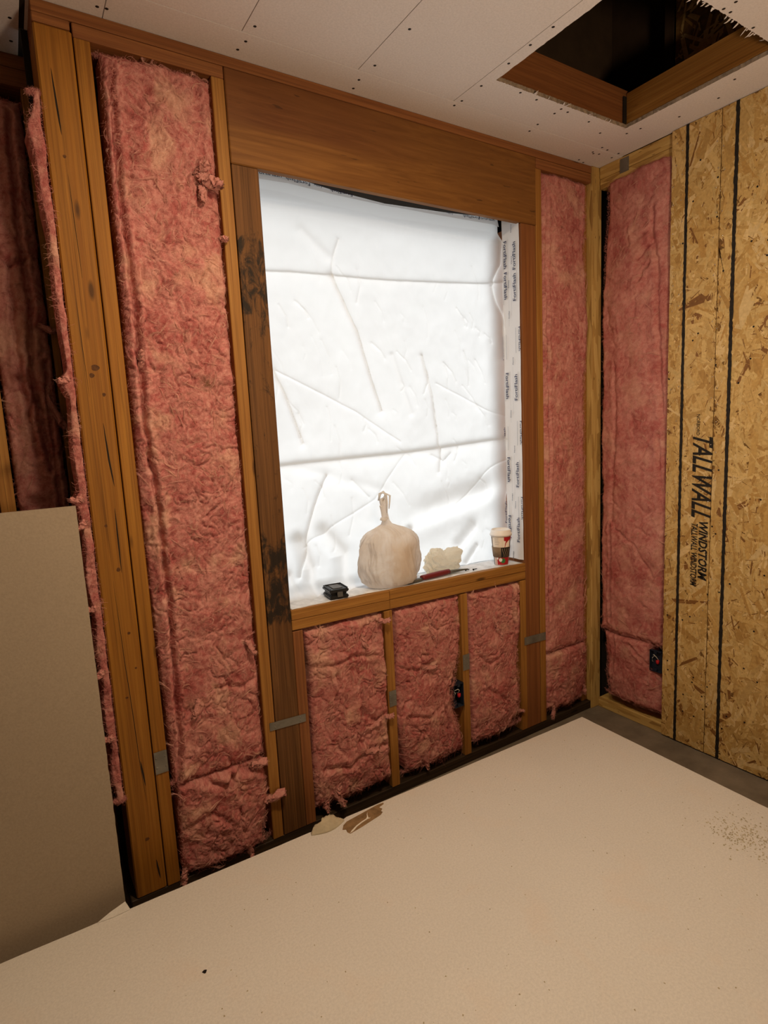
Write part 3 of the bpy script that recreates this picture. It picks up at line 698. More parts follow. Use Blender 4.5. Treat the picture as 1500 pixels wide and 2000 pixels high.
        tint = lerp(PALE, CREAM, np.clip(r.normal(0.25, .35, n), 0, 1)); tint = lerp(localcol(u, v, 0.2), tint, np.clip(r.normal(0.62+pale, .25, n), 0, 1))
        CC.append(np.repeat(tint, M_, 0)*r.uniform(.9, 1.06, (m_, 1)))
    u, v = seeds(int(dens*0.085*(1-0.65*smooth)*wid*hgt) if wid > 0.08 else 0, 0.012); n = len(u)
    wisps(u, v, flow(u, v)+r.normal(0, 0.6, n), r.uniform(0.018, 0.062, n), r.normal(0, 1.7, n), np.abs(r.normal(0.0016, 0.0022, n)), 13, 0.0011)
    # frayed edges: fibres pointing outward, longest along the bottom
    ne = int(4200*(wid+hgt)); side = r.choice(4, ne, p=[.30, .30, .26, .14])
    tq = r.random(ne)
    eu = np.select([side == 0, side == 1], [np.interp(tq, t, li), wid-np.interp(tq, t, ri)], tq*wid)
    ev = np.select([side == 2, side == 3], [np.interp(tq, s, bi), hgt-np.interp(tq, s, ti)], tq*hgt)
    ou = np.select([side == 0, side == 1], [-1.0, 1.0], 0.0)+r.normal(0, 0.8, ne); ov = np.select([side == 2, side == 3], [-1.0, 1.0], 0.0)+r.normal(0, 0.8, ne)
    Le = np.select([side == 2, side == 3], [r.uniform(0.005, hang*.62, ne), r.uniform(0.004, 0.012, ne)], r.uniform(0.003, 0.009, ne))*(0.35+0.65*r.random(ne))
    cve = r.normal(0, 1.3, ne)
    P = np.zeros((ne, k, 3)); h0 = hgt_at(eu, ev)-r.uniform(0.0, 0.012, ne); x_, y_ = eu-ou*0.006, ev-ov*0.006
    for q in range(k):
        P[:, q] = W(a0+sgn*x_, z0+y_, h0+0.003*math.sin(q*0.9))
        ce_, se_ = np.cos(cve*q/(k-1)), np.sin(cve*q/(k-1)); x_ = x_+(ou*ce_-ov*se_)*Le/(k-1); y_ = y_+(ou*se_+ov*ce_)*Le/(k-1)-0.0004
    PP.append(P); RR.append(r.uniform(0.00013, 0.00030, ne)); CC.append(lerp(PINK, PALE, r.random(ne)))
    # torn tufts: lumpy twisted tongues of wool with their own fibres
    parts = []
    for (pa, pz, ph, da, dz, dh, Lt, rad) in tufts:
        m = 26; tt_ = np.linspace(0, 1, m); d = np.array((da, dz, dh), float); d /= np.linalg.norm(d)
        sa = pa+da*0+d[0]*Lt*tt_+0.10*Lt*np.sin(tt_*5+seed); sz = pz+d[1]*Lt*tt_-0.12*Lt*tt_**2+0.06*Lt*np.sin(tt_*7); sh = ph+d[2]*Lt*tt_
        rad_ = rad*(0.30+0.85*np.sin(PI*(0.15+0.74*tt_))**0.8)*(1+0.55*fbm(tt_*4+seed, tt_*0+pa*50, seed+71, 3))
        cen = W(sa, sz, sh); Vt, Ft = tube(cen, np.abs(rad_)*0.9+0.001, 22); q_ = np.arange(len(Vt)); Vt = Vt+np.stack([fbm(np.cos((q_ % 22)/22*2*PI)*0.9+(q_//22)*.16+d_*9, np.sin((q_ % 22)/22*2*PI)*0.9+(q_//22)*0.10+d_, seed+73+d_, 3) for d_ in range(3)], 1)*rad*1.5
        parts.append((Vt, Ft))
        nt_ = int(260+500*rad*Lt/0.0005); b = r.integers(0, m-3, nt_); o0 = r.normal(0, 1, (nt_, 3)); o0 /= np.linalg.norm(o0, axis=1)[:, None]
        ax = np.gradient(cen, axis=0)[b]; ax /= np.linalg.norm(ax, axis=1)[:, None]+1e-9
        st = cen[b]+o0*rad_[b][:, None]*0.9; dr = ax*r.uniform(-.9, 0.9, (nt_, 1))+o0*r.uniform(-.25, 0.16, (nt_, 1))+r.normal(0, .22, (nt_, 3))
        P = np.stack([st+dr*(q/(k-1))*min(0.016, Lt*.3)+r.normal(0, .0009, (nt_, 3)) for q in range(k)], 1)
        PP.append(P); RR.append(r.uniform(0.00014, 0.00032, nt_)); CC.append(lerp(PALE, CREAM, r.random(nt_)*0.6))
    for Vt, Ft in parts:
        cols = lerp(PINK, PALE, np.clip(r.normal(0.55, .12, len(Vt)), 0, 1))
        center_mesh('torn_tuft', Vt, Ft, M['batt'], root, True, cols)
    strands_mesh('fibres', np.concatenate(PP), np.concatenate(RR), np.concatenate(CC), root)
    return root

batt('tall fluffy pink insulation batt between the golden post and the window', 'y', 0.0, -1.9595, -1.6575, 0.345, 2.368, 101, base=-0.004, amp=1.25, dens=15000,
     left=[(0.3, .012), (1.0, .0), (1.3, .0), (1.9, .01), (2.2, .014), (2.37, .018)], right=[(0.3, .002), (2.0, .0), (2.37, 0)], step=0.0030,
     creases=[([(-1.918, 2.33), (-1.926, 2.0), (-1.916, 1.74), (-1.925, 1.4), (-1.913, 1.23), (-1.910, 0.87), (-1.919, 0.47), (-1.935, 0.36)], 0.020, 0.006),
              ([(-1.88, 2.32), (-1.83, 2.30), (-1.78, 2.27)], 0.008, 0.008), ([(-1.80, 0.62), (-1.72, 0.60), (-1.68, 0.61)], 0.008, 0.006)],
     tufts=[(-1.735, 2.095, 0.002, 1, -0.15, 0.45, 0.085, 0.015), (-1.725, 2.105, 0.006, 0.55, 0.45, 0.4, 0.05, 0.010), (-1.72, 2.075, 0.006, 0.3, -1, 0.3, 0.045, 0.008), (-1.675, 1.94, 0.0, 0.8, 0.1, 0.5, 0.03, 0.006), (-1.70, 0.74, 0, .5, -.5, .3, .05, .006), (-1.86, 0.60, 0.004, -.2, -1, .25, .05, .006), (-1.925, 1.58, .0, .3, 1, .4, .05, .006)],
     spots=[(-1.742, 1.535, 0.022), (-1.787, 1.38, 0.008)], pale=0.05)
batt('short crumpled pink batt piece at the foot of the tall batt', 'y', 0.0, -1.9555, -1.6600, 0.052, 0.346, 102, base=0.004, amp=1.5, dens=15000, hang=0.045,
     left=[(0.05, .004), (.35, .012)], right=[(.05, .03), (.2, .0), (.35, .012)], step=0.0029, bulge=0.02,
     creases=[([(-1.86, 0.34), (-1.80, 0.30), (-1.75, 0.335), (-1.68, 0.31)], 0.018, 0.009), ([(-1.93, .2), (-1.85, .23), (-1.8, .18)], .010, .008), ([(-1.78, .33), (-1.76, .25)], .010, .007)],
     tufts=[(-1.69, 0.185, 0.0, 1, 0.35, 0.25, 0.085, 0.010), (-1.72, 0.335, 0.012, 1, 0.12, 0.25, 0.055, 0.010), (-1.945, 0.07, 0, -.1, -1, .2, .045, .006), (-1.74, .06, 0, .2, -1, .2, .04, .006)])
sq = dict(amp=1.35, dens=15500, step=0.0029, hang=0.042)
batt('pink batt under the left end of the window sill', 'y', 0.0, -1.4985, -1.1805, 0.085, 0.724, 103, base=0.002, bulge=0.012,
     left=[(.08, .0), (.6, 0.012), (.72, .004)], right=[(.08, .0), (.45, -.004), (.72, .0)],
     creases=[([(-1.48, .60), (-1.40, .585), (-1.32, .60), (-1.22, .575)], .010, .007), ([(-1.39, .55), (-1.38, .5), (-1.40, .46)], .009, .006), ([(-1.30, .40), (-1.24, .33), (-1.20, .35)], .008, .007), ([(-1.45, .22), (-1.36, .20), (-1.28, .235), (-1.20, .22)], .014, .009)],
     tufts=[(-1.41, .14, .004, .1, -1, .3, .07, .009), (-1.45, .10, .0, -.2, -1, .2, .04, .007), (-1.30, .30, .01, 1, .7, .2, .08, .006), (-1.33, .25, .006, 1, -.15, .3, .08, .007), (-1.21, .70, .01, 1, .1, .4, .04, .006), (-1.28, .66, .01, .2, -1, .3, .04, .006), (-1.2, .33, .008, 1, .2, .3, .03, .006)], pale=0.03, **sq)
batt('pink batt under the middle of the window sill, pushed aside by an outlet box', 'y', 0.0, -1.1430, -0.8220, 0.070, 0.718, 104, base=0.0, bulge=0.012,
     right=[(.07, .008), (.14, .012), (.25, .045), (.36, .055), (.46, .012), (.6, .0), (.72, 0)], left=[(.07, .03), (.3, .0), (.72, .012)],
     creases=[([(-0.90, .36), (-0.92, .28), (-0.90, .20), (-0.915, .12)], .012, .006), ([(-1.12, .50), (-1.05, .47), (-.98, .49)], .008, .007), ([(-1.1, .30), (-1.0, .27), (-.93, .30)], .009, .007)],
     tufts=[(-.98, .63, .006, .1, -1, .3, .045, .006), (-1.02, .47, .01, 1, .1, .2, .05, .006), (-1.02, .10, 0, 0, -1, .2, .04, .006)], **sq)
batt('pink batt under the right end of the window sill', 'y', 0.0, -0.7860, -0.4940, 0.080, 0.712, 105, base=0.002, bulge=0.012,
     right=[(.08, .075), (.13, .02), (.2, .012), (.3, .02), (.42, .014), (.55, -.004), (.72, .0)], left=[(.08, .01), (.72, .004)],
     creases=[([(-.545, .70), (-.55, .58), (-.535, .50)], .012, .006), ([(-.74, .45), (-.68, .40), (-.62, .43)], .008, .007), ([(-.7, .3), (-.6, .22)], .008, .007)],
     tufts=[(-.66, .60, .006, .2, -1, .3, .06, .006), (-.62, .55, .01, -.2, -1, .2, .05, .005), (-.52, .14, .0, 1, -.2, .2, .03, .006)], pale=0.03, **sq)
batt('narrow tall pink batt right of the window, next to the corner', 'y', 0.0, -0.3395, -0.0420, 0.345, 2.372, 106, base=-0.010, amp=0.8, dens=11000, smooth=0.25, step=0.0042,
     right=[(.3, .020), (1.5, .018), (1.80, .002), (1.95, .006), (2.08, .024), (2.2, .012), (2.37, .002)],
     creases=[([(-.302, 2.3), (-.306, 1.8), (-.300, 1.2), (-.31, .9), (-.305, .5)], .010, .005)], pale=0.12)
batt('short pink batt piece at the foot of the narrow batt by the corner', 'y', 0.0, -0.3375, -0.0480, 0.075, 0.345, 107, base=-0.004, amp=1.0, dens=12000, step=0.0042, bulge=0.015, hang=.05,
     left=[(.07, .0), (.2, .0)], right=[(.07, .06), (.14, .01), (.35, .012)], tufts=[(-.30, .09, 0, 0, -1, .1, .05, .007), (-.09, .13, .0, .3, -1, .1, .04, .006)])
batt('smooth pink batt on the right wall beside the strand board', 'x', 0.0125, -0.0160, -0.3395, 0.395, 2.372, 108, base=0.0, amp=0.85, dens=7500, smooth=0.8, step=0.0042, bulge=0.012, thick=0.06,
     left=[(.38, .0), (1.9, .0), (2.05, .010), (2.25, .028), (2.375, .030)], right=[(.38, .012), (.9, .006), (1.4, .004), (2.37, .0)], lowfreq=1.2,
     creases=[([(-.265, 2.2), (-.262, 2.1), (-.285, 1.95), (-.29, 1.7), (-.30, 1.5), (-.315, 1.38)], .010, .008), ([(-.17, 2.12), (-.20, 2.10), (-.25, 2.115), (-.262, 2.09)], .008, .007), ([(-.20, 1.93), (-.22, 1.97), (-.25, 1.99)], .008, .006), ([(-.20, 2.02), (-.23, 2.05), (-.255, 2.07)], .007, .006), ([(-.15, 2.15), (-.16, 2.08)], .006, .006),
              ([(-.07, .90), (-.078, .75), (-.07, .6), (-.074, .45)], .014, .005), ([(-.09, 1.6), (-.1, 1.3), (-.08, 1.05), (-.075, .92)], .006, .008), ([(-.28, .7), (-.2, .82), (-.1, .88)], .005, .006), ([(-.30, 1.30), (-.31, 1.1), (-.318, .9)], .008, .007)], pale=0.12)
batt('short pink batt piece low on the right wall, beside the blue outlet box', 'x', 0.0125, -0.0380, -0.3395, 0.085, 0.396, 109, base=0.002, amp=0.9, dens=8000, smooth=0.5, step=0.0042, bulge=0.016, thick=0.06, hang=.03,
     left=[(.08, .03), (.2, .012), (.40, .0)], right=[(.08, .004), (.27, .004), (.29, .058), (.40, .058)],
     creases=[([(-.09, .385), (-.10, .30), (-.085, .2)], .010, .006), ([(-.18, .36), (-.26, .30), (-.32, .27)], .007, .006)])
batt('dim folded pink batt in the recessed bay at the far left edge', 'y', YL, -2.2500, -2.1090, 0.30, 2.325, 110, pale=0.25, base=-0.004, amp=1.5, dens=8000, smooth=0.5, step=0.0040, thick=0.08,
     creases=[([(-2.145, 2.28), (-2.158, 1.95), (-2.15, 1.78), (-2.17, 1.6), (-2.15, 1.3)], .022, .006), ([(-2.19, 1.9), (-2.2, 1.6), (-2.18, 1.35)], .015, .006), ([(-2.132, 1.62), (-2.14, 1.4), (-2.137, 1.15)], .018, .005), ([(-2.24, 1.95), (-2.19, 1.88), (-2.15, 1.9)], .016, .006), ([(-2.20, 1.45), (-2.17, 1.52), (-2.15, 1.47)], .016, .006)],
     tufts=[(-2.135, 1.72, 0.004, .8, -.3, .3, .04, .006), (-2.128, 1.55, 0.0, .1, -1, .2, .12, .008)])
batt('deep pink batt in the bay left of the recessed stud, mostly outside the frame', 'y', YL, -2.6600, -2.2930, 0.30, 2.325, 111, base=-0.004, amp=0.8, dens=2500, smooth=0.6, step=0.007, thick=0.08)
batt('ragged strip of pink insulation stuffed along the left side of the golden post', 'y', 0.002, -2.1120, -2.0835, 0.35, 2.235, 112, base=-0.002, amp=0.8, dens=30000, step=0.0035, thick=0.09, bulge=0.002, hang=.02, roll=0.005,
     left=[(.35, .004), (.45, -.004), (.52, .006), (.6, -.006), (.72, .004), (.8, -.004), (.9, .004), (1.0, -.010), (1.1, .002), (1.2, -.002), (1.22, -.016), (1.25, .002), (1.35, -.002), (1.5, .006), (1.54, -.010), (1.57, .008), (1.75, .003), (1.9, .005), (2.02, -.004), (2.1, -.006), (2.15, -.016), (2.19, .002), (2.24, .012)],
     tufts=[(-2.095, 1.545, 0, -1, -.05, .2, .03, .006), (-2.098, 1.23, 0, -1, .25, .2, .035, .006), (-2.098, 1.17, 0, -1, -.4, .2, .03, .006), (-2.095, .93, 0, -1, .2, .1, .03, .006), (-2.095, .75, 0, -1, -.2, .1, .04, .006), (-2.095, .55, 0, -1, .3, .1, .03, .006)])

# ------------------------------------------------------------------ drywall sheets
SA, SB, DEP = (-2.75, -0.1175), (-0.330, -0.187), 1.22
e1 = Vector((SB[0]-SA[0], SB[1]-SA[1], 0)).normalized(); e2 = Vector((e1.y, -e1.x, 0))
TOP = 0.127
def sheet(name, ztop, label, ragged_edge=False, dx=0.0):
    L = 2.42; n = 150; pts = []
    for i in range(n+1):
        x = L*i/n; y = 0.0015*float(fbm(np.array(x*9.0), np.array(0.0), 5, 4)) if ragged_edge else 0.0
        pts.append((x, y))
    if ragged_edge:
        def hole(x, y):
            xs = SA[0]+e1.x*x
            if -1.575 < xs < -1.47: y = max(y, 0.004+0.010*math.sin((xs+1.575)/0.105*PI))
            return (x, y)
        pts = [hole(*p) for p in pts]
    m = 90
    pts += [(L-(0.0012*float(fbm(np.array(k*0.3), np.array(2.0), 8, 3)) if ragged_edge else 0), DEP*k/m) for k in range(1, m+1)]
    pts += [(0, DEP)]
    def fr(u, v, w_): p = Vector((SA[0]+dx, SA[1], 0))+e1*u+e2*v; return (p.x, p.y, ztop-0.0125+w_)
    V, F = extrude_poly(pts, 0.0123, fr)
    o = center_mesh(name, V, F, M['sheet']); return tag(o, label, 'drywall')
top = sheet('drywall_sheet', TOP, 'large pale drywall sheet lying flat in the foreground, top of its pile', True)
for k in range(1, 10):
    tag(sheet('drywall_sheet', TOP-0.0127*k, 'drywall sheet hidden in the pile under the large top sheet', dx=-0.004*(k % 3)-0.003), group='drywall sheets under the top sheet')
def on_top(x, y, dz=0.0): return (x, y, TOP+dz)
# torn corner: brown backing, white crack, curled flap
bp = [(-1.487, -0.185), (-1.470, -0.176), (-1.347, -0.163), (-1.322, -0.1655), (-1.325, -0.172), (-1.347, -0.178), (-1.342, -0.190), (-1.352, -0.198), (-1.350, -0.205), (-1.362, -0.213), (-1.400, -0.220), (-1.440, -0.227), (-1.488, -0.233), (-1.493, -0.222), (-1.490, -0.208), (-1.500, -0.203)]
V, F = extrude_poly(bp, 0.0006, lambda u, v, w_: (u, v, TOP+w_)); tag(center_mesh('torn_patch', V, F, M['brownpaper'], top), 'brown torn patch at the back edge')
cr = [(-1.488, -0.231), (-1.478, -0.224), (-1.455, -0.213), (-1.430, -0.206), (-1.412, -0.203), (-1.405, -0.196), (-1.400, -0.186), (-1.392, -0.178), (-1.398, -0.186), (-1.404, -0.204), (-1.398, -0.207), (-1.41, -0.2065), (-1.43, -0.2105), (-1.455, -0.218), (-1.474, -0.2285)]
V, F = extrude_poly(cr, 0.0014, lambda u, v, w_: (u, v, TOP+0.0006+w_)); tag(center_mesh('gypsum_crack', V, F, M['gypsum'], top), 'white crack across the brown patch')
nu_, nv_ = 26, 8; V = []; r_ = np.random.default_rng(21)
for j in range(nv_+1):
    for i in range(nu_+1):
        s_ = i/nu_; t_ = j/nv_
        x = -1.592+0.118*s_; hgt = 0.056*math.sin(PI*min(1, 0.06+0.80*s_))**0.7*(0.85+0.25*float(vnoise(np.array(s_*7.0), np.array(0.5), 3)))
        yb = -0.168-0.018*math.sin(PI*s_)
        V.append((x+0.006*t_, yb+hgt*t_*1.0, TOP+0.0012+0.030*t_*math.sin(PI*min(1, .1+.9*s_))-0.010*t_*t_+0.0015*r_.normal()*(t_ > .3)))
F = [[j*(nu_+1)+i, j*(nu_+1)+i+1, (j+1)*(nu_+1)+i+1, (j+1)*(nu_+1)+i] for j in range(nv_) for i in range(nu_)]
fo = center_mesh('torn_flap', V, F, M['torn'], top, True); tag(fo, 'curled torn paper flap')
sm = fo.modifiers.new('thickness', 'SOLIDIFY'); sm.thickness = 0.0015
# small lifted paper corner by the leaning sheet
V = [on_top(-2.200, -0.136, .001), on_top(-2.118, -0.1395, .001), (-2.127, -0.128, TOP+0.021), (-2.165, -0.131, TOP+0.012), on_top(-2.16, -0.141, .001)]
o = center_mesh('paper_corner', V, [[0, 4, 3], [4, 1, 2, 3]], M['sheet'], top); o.modifiers.new('thickness', 'SOLIDIFY').thickness = 0.001
V, F = extrude_poly([(-2.003+0.005*math.cos(a)*(1+.3*math.sin(3*a)), -0.444+0.005*math.sin(a)) for a in np.linspace(0, 2*PI, 12, endpoint=False)], 0.0004, lambda u, v, w_: (u, v, TOP+w_))
tag(center_mesh('punched_hole', V, F, M['screw'], top), 'small black hole')
# crumbs of plaster lying on the top sheet
r_ = np.random.default_rng(33); P = []
def crumb(x, y, s_):
    a = r_.uniform(0, 2*PI); V = np.array([(-1, -.7, 0), (1, -.6, 0), (.8, .9, 0), (-.9, .7, 0), (0.1, 0, 1.1)])*s_*r_.uniform(.6, 1.2, (5, 3))
    R2 = np.array([[math.cos(a), -math.sin(a), 0], [math.sin(a), math.cos(a), 0], [0, 0, 1]])
    P.append((V@R2.T+(x, y, TOP+0.0002), [[0, 1, 4], [1, 2, 4], [2, 3, 4], [3, 0, 4]]))
for _ in range(420):
    crumb(-0.57+abs(r_.normal(0, .07))-abs(r_.normal(0, .03)), -0.95+r_.normal(0, .055), r_.uniform(.0008, .0032))
for _ in range(260): crumb(r_.uniform(-2.2, -0.40), r_.uniform(-1.2, -.25), r_.uniform(.0006, .0022))
V, F = join(P); V = V[:, :]
cobj = center_mesh('plaster_crumbs', V, F, M['torn']); tag(cobj, 'scattered plaster crumbs on the flat drywall sheet', 'debris', kind='stuff')

# leaning sheet on its long edge at the left
r_ = np.random.default_rng(5); n = 120
edge = [(-0.004*abs(float(fbm(np.array(k*0.17), np.array(1.0), 12, 4)))*(1.0 if k < 70 else .4), 1.220*k/n) for k in range(n+1)]
pts = [(-1.9, 0.0)]+edge+[(-1.9, 1.220)]
lo = (-2.122, -0.075)
def lfr(u, v, w_): return (lo[0]+u, lo[1]+0.030*v/1.22+w_, 0.001+v)
V, F = extrude_poly(pts, 0.0125, lfr)
tag(center_mesh('drywall_sheet', V, F, M['lean']), 'tan drywall sheet standing on edge in front of the left wall', 'drywall')

# ------------------------------------------------------------------ window covering
nx, nz = 430, 560
X0, X1, Z0, Z1 = -1.560, -0.4605, 0.7945, 2.190
gx = np.linspace(X0, X1, nx+1); gz = np.linspace(Z0, Z1, nz+1); A, Z = np.meshgrid(gx, gz)
y = np.full(A.shape, 0.150)
dr = X1-A; y -= 0.052*np.exp(-(dr/0.030)**1.5)
y += 0.012*fbm(A*2.2, Z*1.6, 61, 2)+0.0058*fbm(A*8, Z*5, 62, 3)+0.0008*fbm(A*30, Z*22, 63, 2)
def fold(pts, amp, wdt, sharp=True):
    global y
    d = seg_dist(A+0.003*fbm(A*14, Z*14, 70, 2), Z, pts); y = y-amp*((0.5*np.exp(-d/(wdt*.55))+0.5*np.exp(-d/(wdt*2))) if sharp else np.exp(-(d/wdt)**2))
def step_fold(pts, amp, wdt):
    """a crease across the sheet: the part below hangs slightly prouder"""
    global y
    xs, zs = zip(*pts); zz = np.interp(A, xs, zs); s_ = Z-zz
    y = y-amp*np.exp(-np.clip(-s_, 0, 9)/wdt)*(s_ <= 0)-amp*np.exp(-np.clip(s_, 0, 9)/(wdt*0.12))*(s_ > 0)
step_fold([(-1.56, 1.898), (-1.242, 1.919), (-.918, 1.936), (-.435, 1.950)], 0.010, 0.05)
step_fold([(-1.56, 1.266), (-1.181, 1.282), (-.952, 1.289), (-.45, 1.311)], 0.016, 0.06)
step_fold([(-1.56, 2.115), (-1.397, 2.124), (-1.122, 2.148), (-.954, 2.127), (-.46, 2.111)], 0.006, 0.03)
fold([(-1.243, 1.916), (-1.189, 1.809), (-1.152, 1.741), (-1.098, 1.562), (-1.06, 1.451)], .018, .006); fold([(-1.204, 2.046), (-1.228, 1.984), (-1.24, 1.92)], .008, .008)
fold([(-1.34, 2.05), (-1.25, 1.98)], .007, .02, False)
fold([(-.47, 2.12), (-.476, 2.019), (-.507, 1.936), (-.47, 1.80), (-.46, 1.65)], .014, .008)
fold([(-1.486, 1.60), (-1.44, 1.50), (-1.39, 1.34)], .018, .007)
fold([(-1.466, 1.586), (-1.17, 1.453), (-.974, 1.333)], .005, .004); fold([(-.79, 1.554), (-.45, 1.404)], .004, .004); fold([(-.408, 1.26), (-.733, 1.059)], .004, .004)
fold([(-.86, 1.66), (-.818, 1.505), (-.8, 1.344), (-.80, 1.2)], .014, .007); fold([(-1.0, 1.66), (-.95, 1.52), (-.92, 1.44)], .005, .012, False)
fold([(-1.311, 1.224), (-1.36, 1.12), (-1.407, .997), (-1.436, .873)], .015, .008); fold([(-1.42, 1.26), (-1.06, 1.15)], .004, .02, False)
fold([(-1.20, 1.20), (-1.13, 1.13)], .006, .008); fold([(-1.42, .98), (-1.10, 1.12), (-.97, 1.28)], .004, .005); fold([(-.84, 1.27), (-.78, 1.24), (-.74, 1.27)], .008, .010)
for k in range(70):                                            # small random crinkles
    x_, z_ = RNG.uniform(-1.5, -.5), RNG.uniform(.9, 2.08); a_ = RNG.uniform(-.5, .5)-PI/2*.8; L = RNG.uniform(.03, .14)
    fold([(x_, z_), (x_+L*math.cos(a_)*.5+.01, z_+L*math.sin(a_)*.5), (x_+L*math.cos(a_), z_+L*math.sin(a_))], RNG.uniform(.0016, .0048), RNG.uniform(.0025, .007))
# billows along the bottom
y += -0.030*np.exp(-((Z-(1.05+0.16*(A+0.9)))/0.050)**2)*np.clip((A+1.0)/0.2, 0, 1)*np.clip((-.47-A)/.1, 0, 1)
y += 0.012*np.exp(-((Z-(0.965+0.20*(A+0.9)))/0.045)**2)*np.clip((A+1.0)/0.2, 0, 1)
fold([(-1.43, 1.0), (-1.40, .90), (-1.41, .80)], .030, .025, False); fold([(-1.33, 1.02), (-1.26, .93), (-1.27, .80)], .022, .028, False); fold([(-1.48, .88), (-1.46, .80)], .02, .02, False)
fold([(-.95, .98), (-.98, .88), (-.98, .80)], .020, .016, False); fold([(-.70, .88), (-.62, .95)], .016, .025, False); fold([(-.60, .86), (-.66, .80)], .012, .012, False)
y -= 0.045*np.clip((0.855-Z)/0.06, 0, 1)**2*np.clip((-1.02-A)/0.3, 0, 1)
zt = np.interp(gx, [-1.56, -1.39, -1.22, -1.02, -.74, -.5, -.45], [2.196, 2.194, 2.182, 2.1745, 2.182, 2.192, 2.190])
Zr = Z0+0.0006+(Z-Z0)*((zt-Z0)/(Z1-Z0))[None]
Zr = Zr+np.where(Z < 0.85, (0.850-Z)/0.055*(-0.0186*(A+1.0)), 0)*1.0
y = np.minimum(y, 0.168); y = y+(0.128-y)*np.clip((Z-2.10)/0.05, 0, 1); Vm = np.stack([A, y, Zr], -1).reshape(-1, 3)
idx = np.arange((nx+1)*(nz+1)).reshape(nz+1, nx+1); F = np.stack([idx[:-1, :-1], idx[:-1, 1:], idx[1:, 1:], idx[1:, :-1]], -1).reshape(-1, 4)
tag(center_mesh('house_wrap', Vm, F, M['wrap'], smooth=True), 'crinkled white house wrap membrane glowing across the window opening', 'membrane')
# printed flashing tape: right jamb, head, sill
def tape_text(segs, name, mat, par):
    for V, F in segs: center_mesh(name, V, F, mat, par)
tz0, tz1 = 0.800, 2.196; nzs = 60; V = []; F = []
zz = np.linspace(tz0, tz1, nzs+1); ys = [0.008, 0.030, 0.052, 0.075, 0.098]
for j, z_ in enumerate(zz):
    for i, y_ in enumerate(ys):
        wob = 0.0016*float(fbm(np.array(z_*9), np.array(i*0.7), 81, 3)); low = 0.012*max(0, 1-(z_-0.8)/0.12)*math.sin(i*1.3)
        V.append((-0.4625-0.003*(i == 4)-abs(wob)-abs(low)*0.6, y_+0.003*float(fbm(np.array(z_*7), np.array(3.0), 82, 3))*(i in (0, 4)), z_))
F = [[j*5+i, j*5+i+1, (j+1)*5+i+1, (j+1)*5+i] for j in range(nzs) for i in range(4)]
tj = center_mesh('flashing_tape', V, F, M['jambtape'], smooth=True); tag(tj, 'printed white flashing tape running down the right window jamb', 'tape')
TX = -0.4685; seg = []; sg = []; bx = []
down, upv = (0, 0, -1), (0, 0, 1)
for z_ in (2.105, 1.985, 1.585, 1.235, 0.985): seg.append(place_text('FortiFlash', (TX, 0.088, z_), down, (0, -1, 0), 0.105, 0.017, 0.012)); sg.append(place_text('Henry', (TX, 0.066, z_-0.155), down, (0, -1, 0), 0.030, 0.008, 0.01))
for z_ in (1.985, 1.865, 1.470, 1.110, 0.875): seg.append(place_text('FortiFlash', (TX, 0.022, z_), upv, (0, 1, 0), 0.105, 0.017, 0.012)); sg.append(place_text('Henry', (TX, 0.040, z_+0.145), upv, (0, 1, 0), 0.030, 0.008, 0.01))
for z_ in (1.76, 1.385, 1.07): seg.append(place_text('FortiFlash', (TX, 0.012, z_), down, (0, -1, 0), 0.095, 0.010, 0.012)); seg.append(place_text('FortiFlash', (TX, 0.097, z_-.12), upv, (0, 1, 0), 0.095, 0.010, 0.012))
def bar(y0, y1, z0, z1): bx.append(([(TX+.0003, y0, z0), (TX+.0003, y1, z0), (TX+.0003, y1, z1), (TX+.0003, y0, z1)], [[0, 1, 2, 3]]))
for z_ in (2.10, 1.97, 1.58, 1.23, 0.98):
    bar(.091, .0925, z_-.11, z_); bar(.062, .0626, z_-.20, z_+.01)
for z_ in (1.87, 1.475, 1.115): bar(.017, .0182, z_, z_+.11); bar(.046, .0466, z_-.06, z_+.13)
for z_ in (1.76, 1.385, 1.07): bar(.026, .028, z_-.10, z_); bar(.080, .0815, z_-.12, z_-.02)
tape_text(seg, 'printed_lettering', M['blue_ink'], tj); tape_text(sg, 'printed_lettering', M['blue_ink'], tj); tape_text(bx, 'printed_lines', M['grey_ink'], tj)
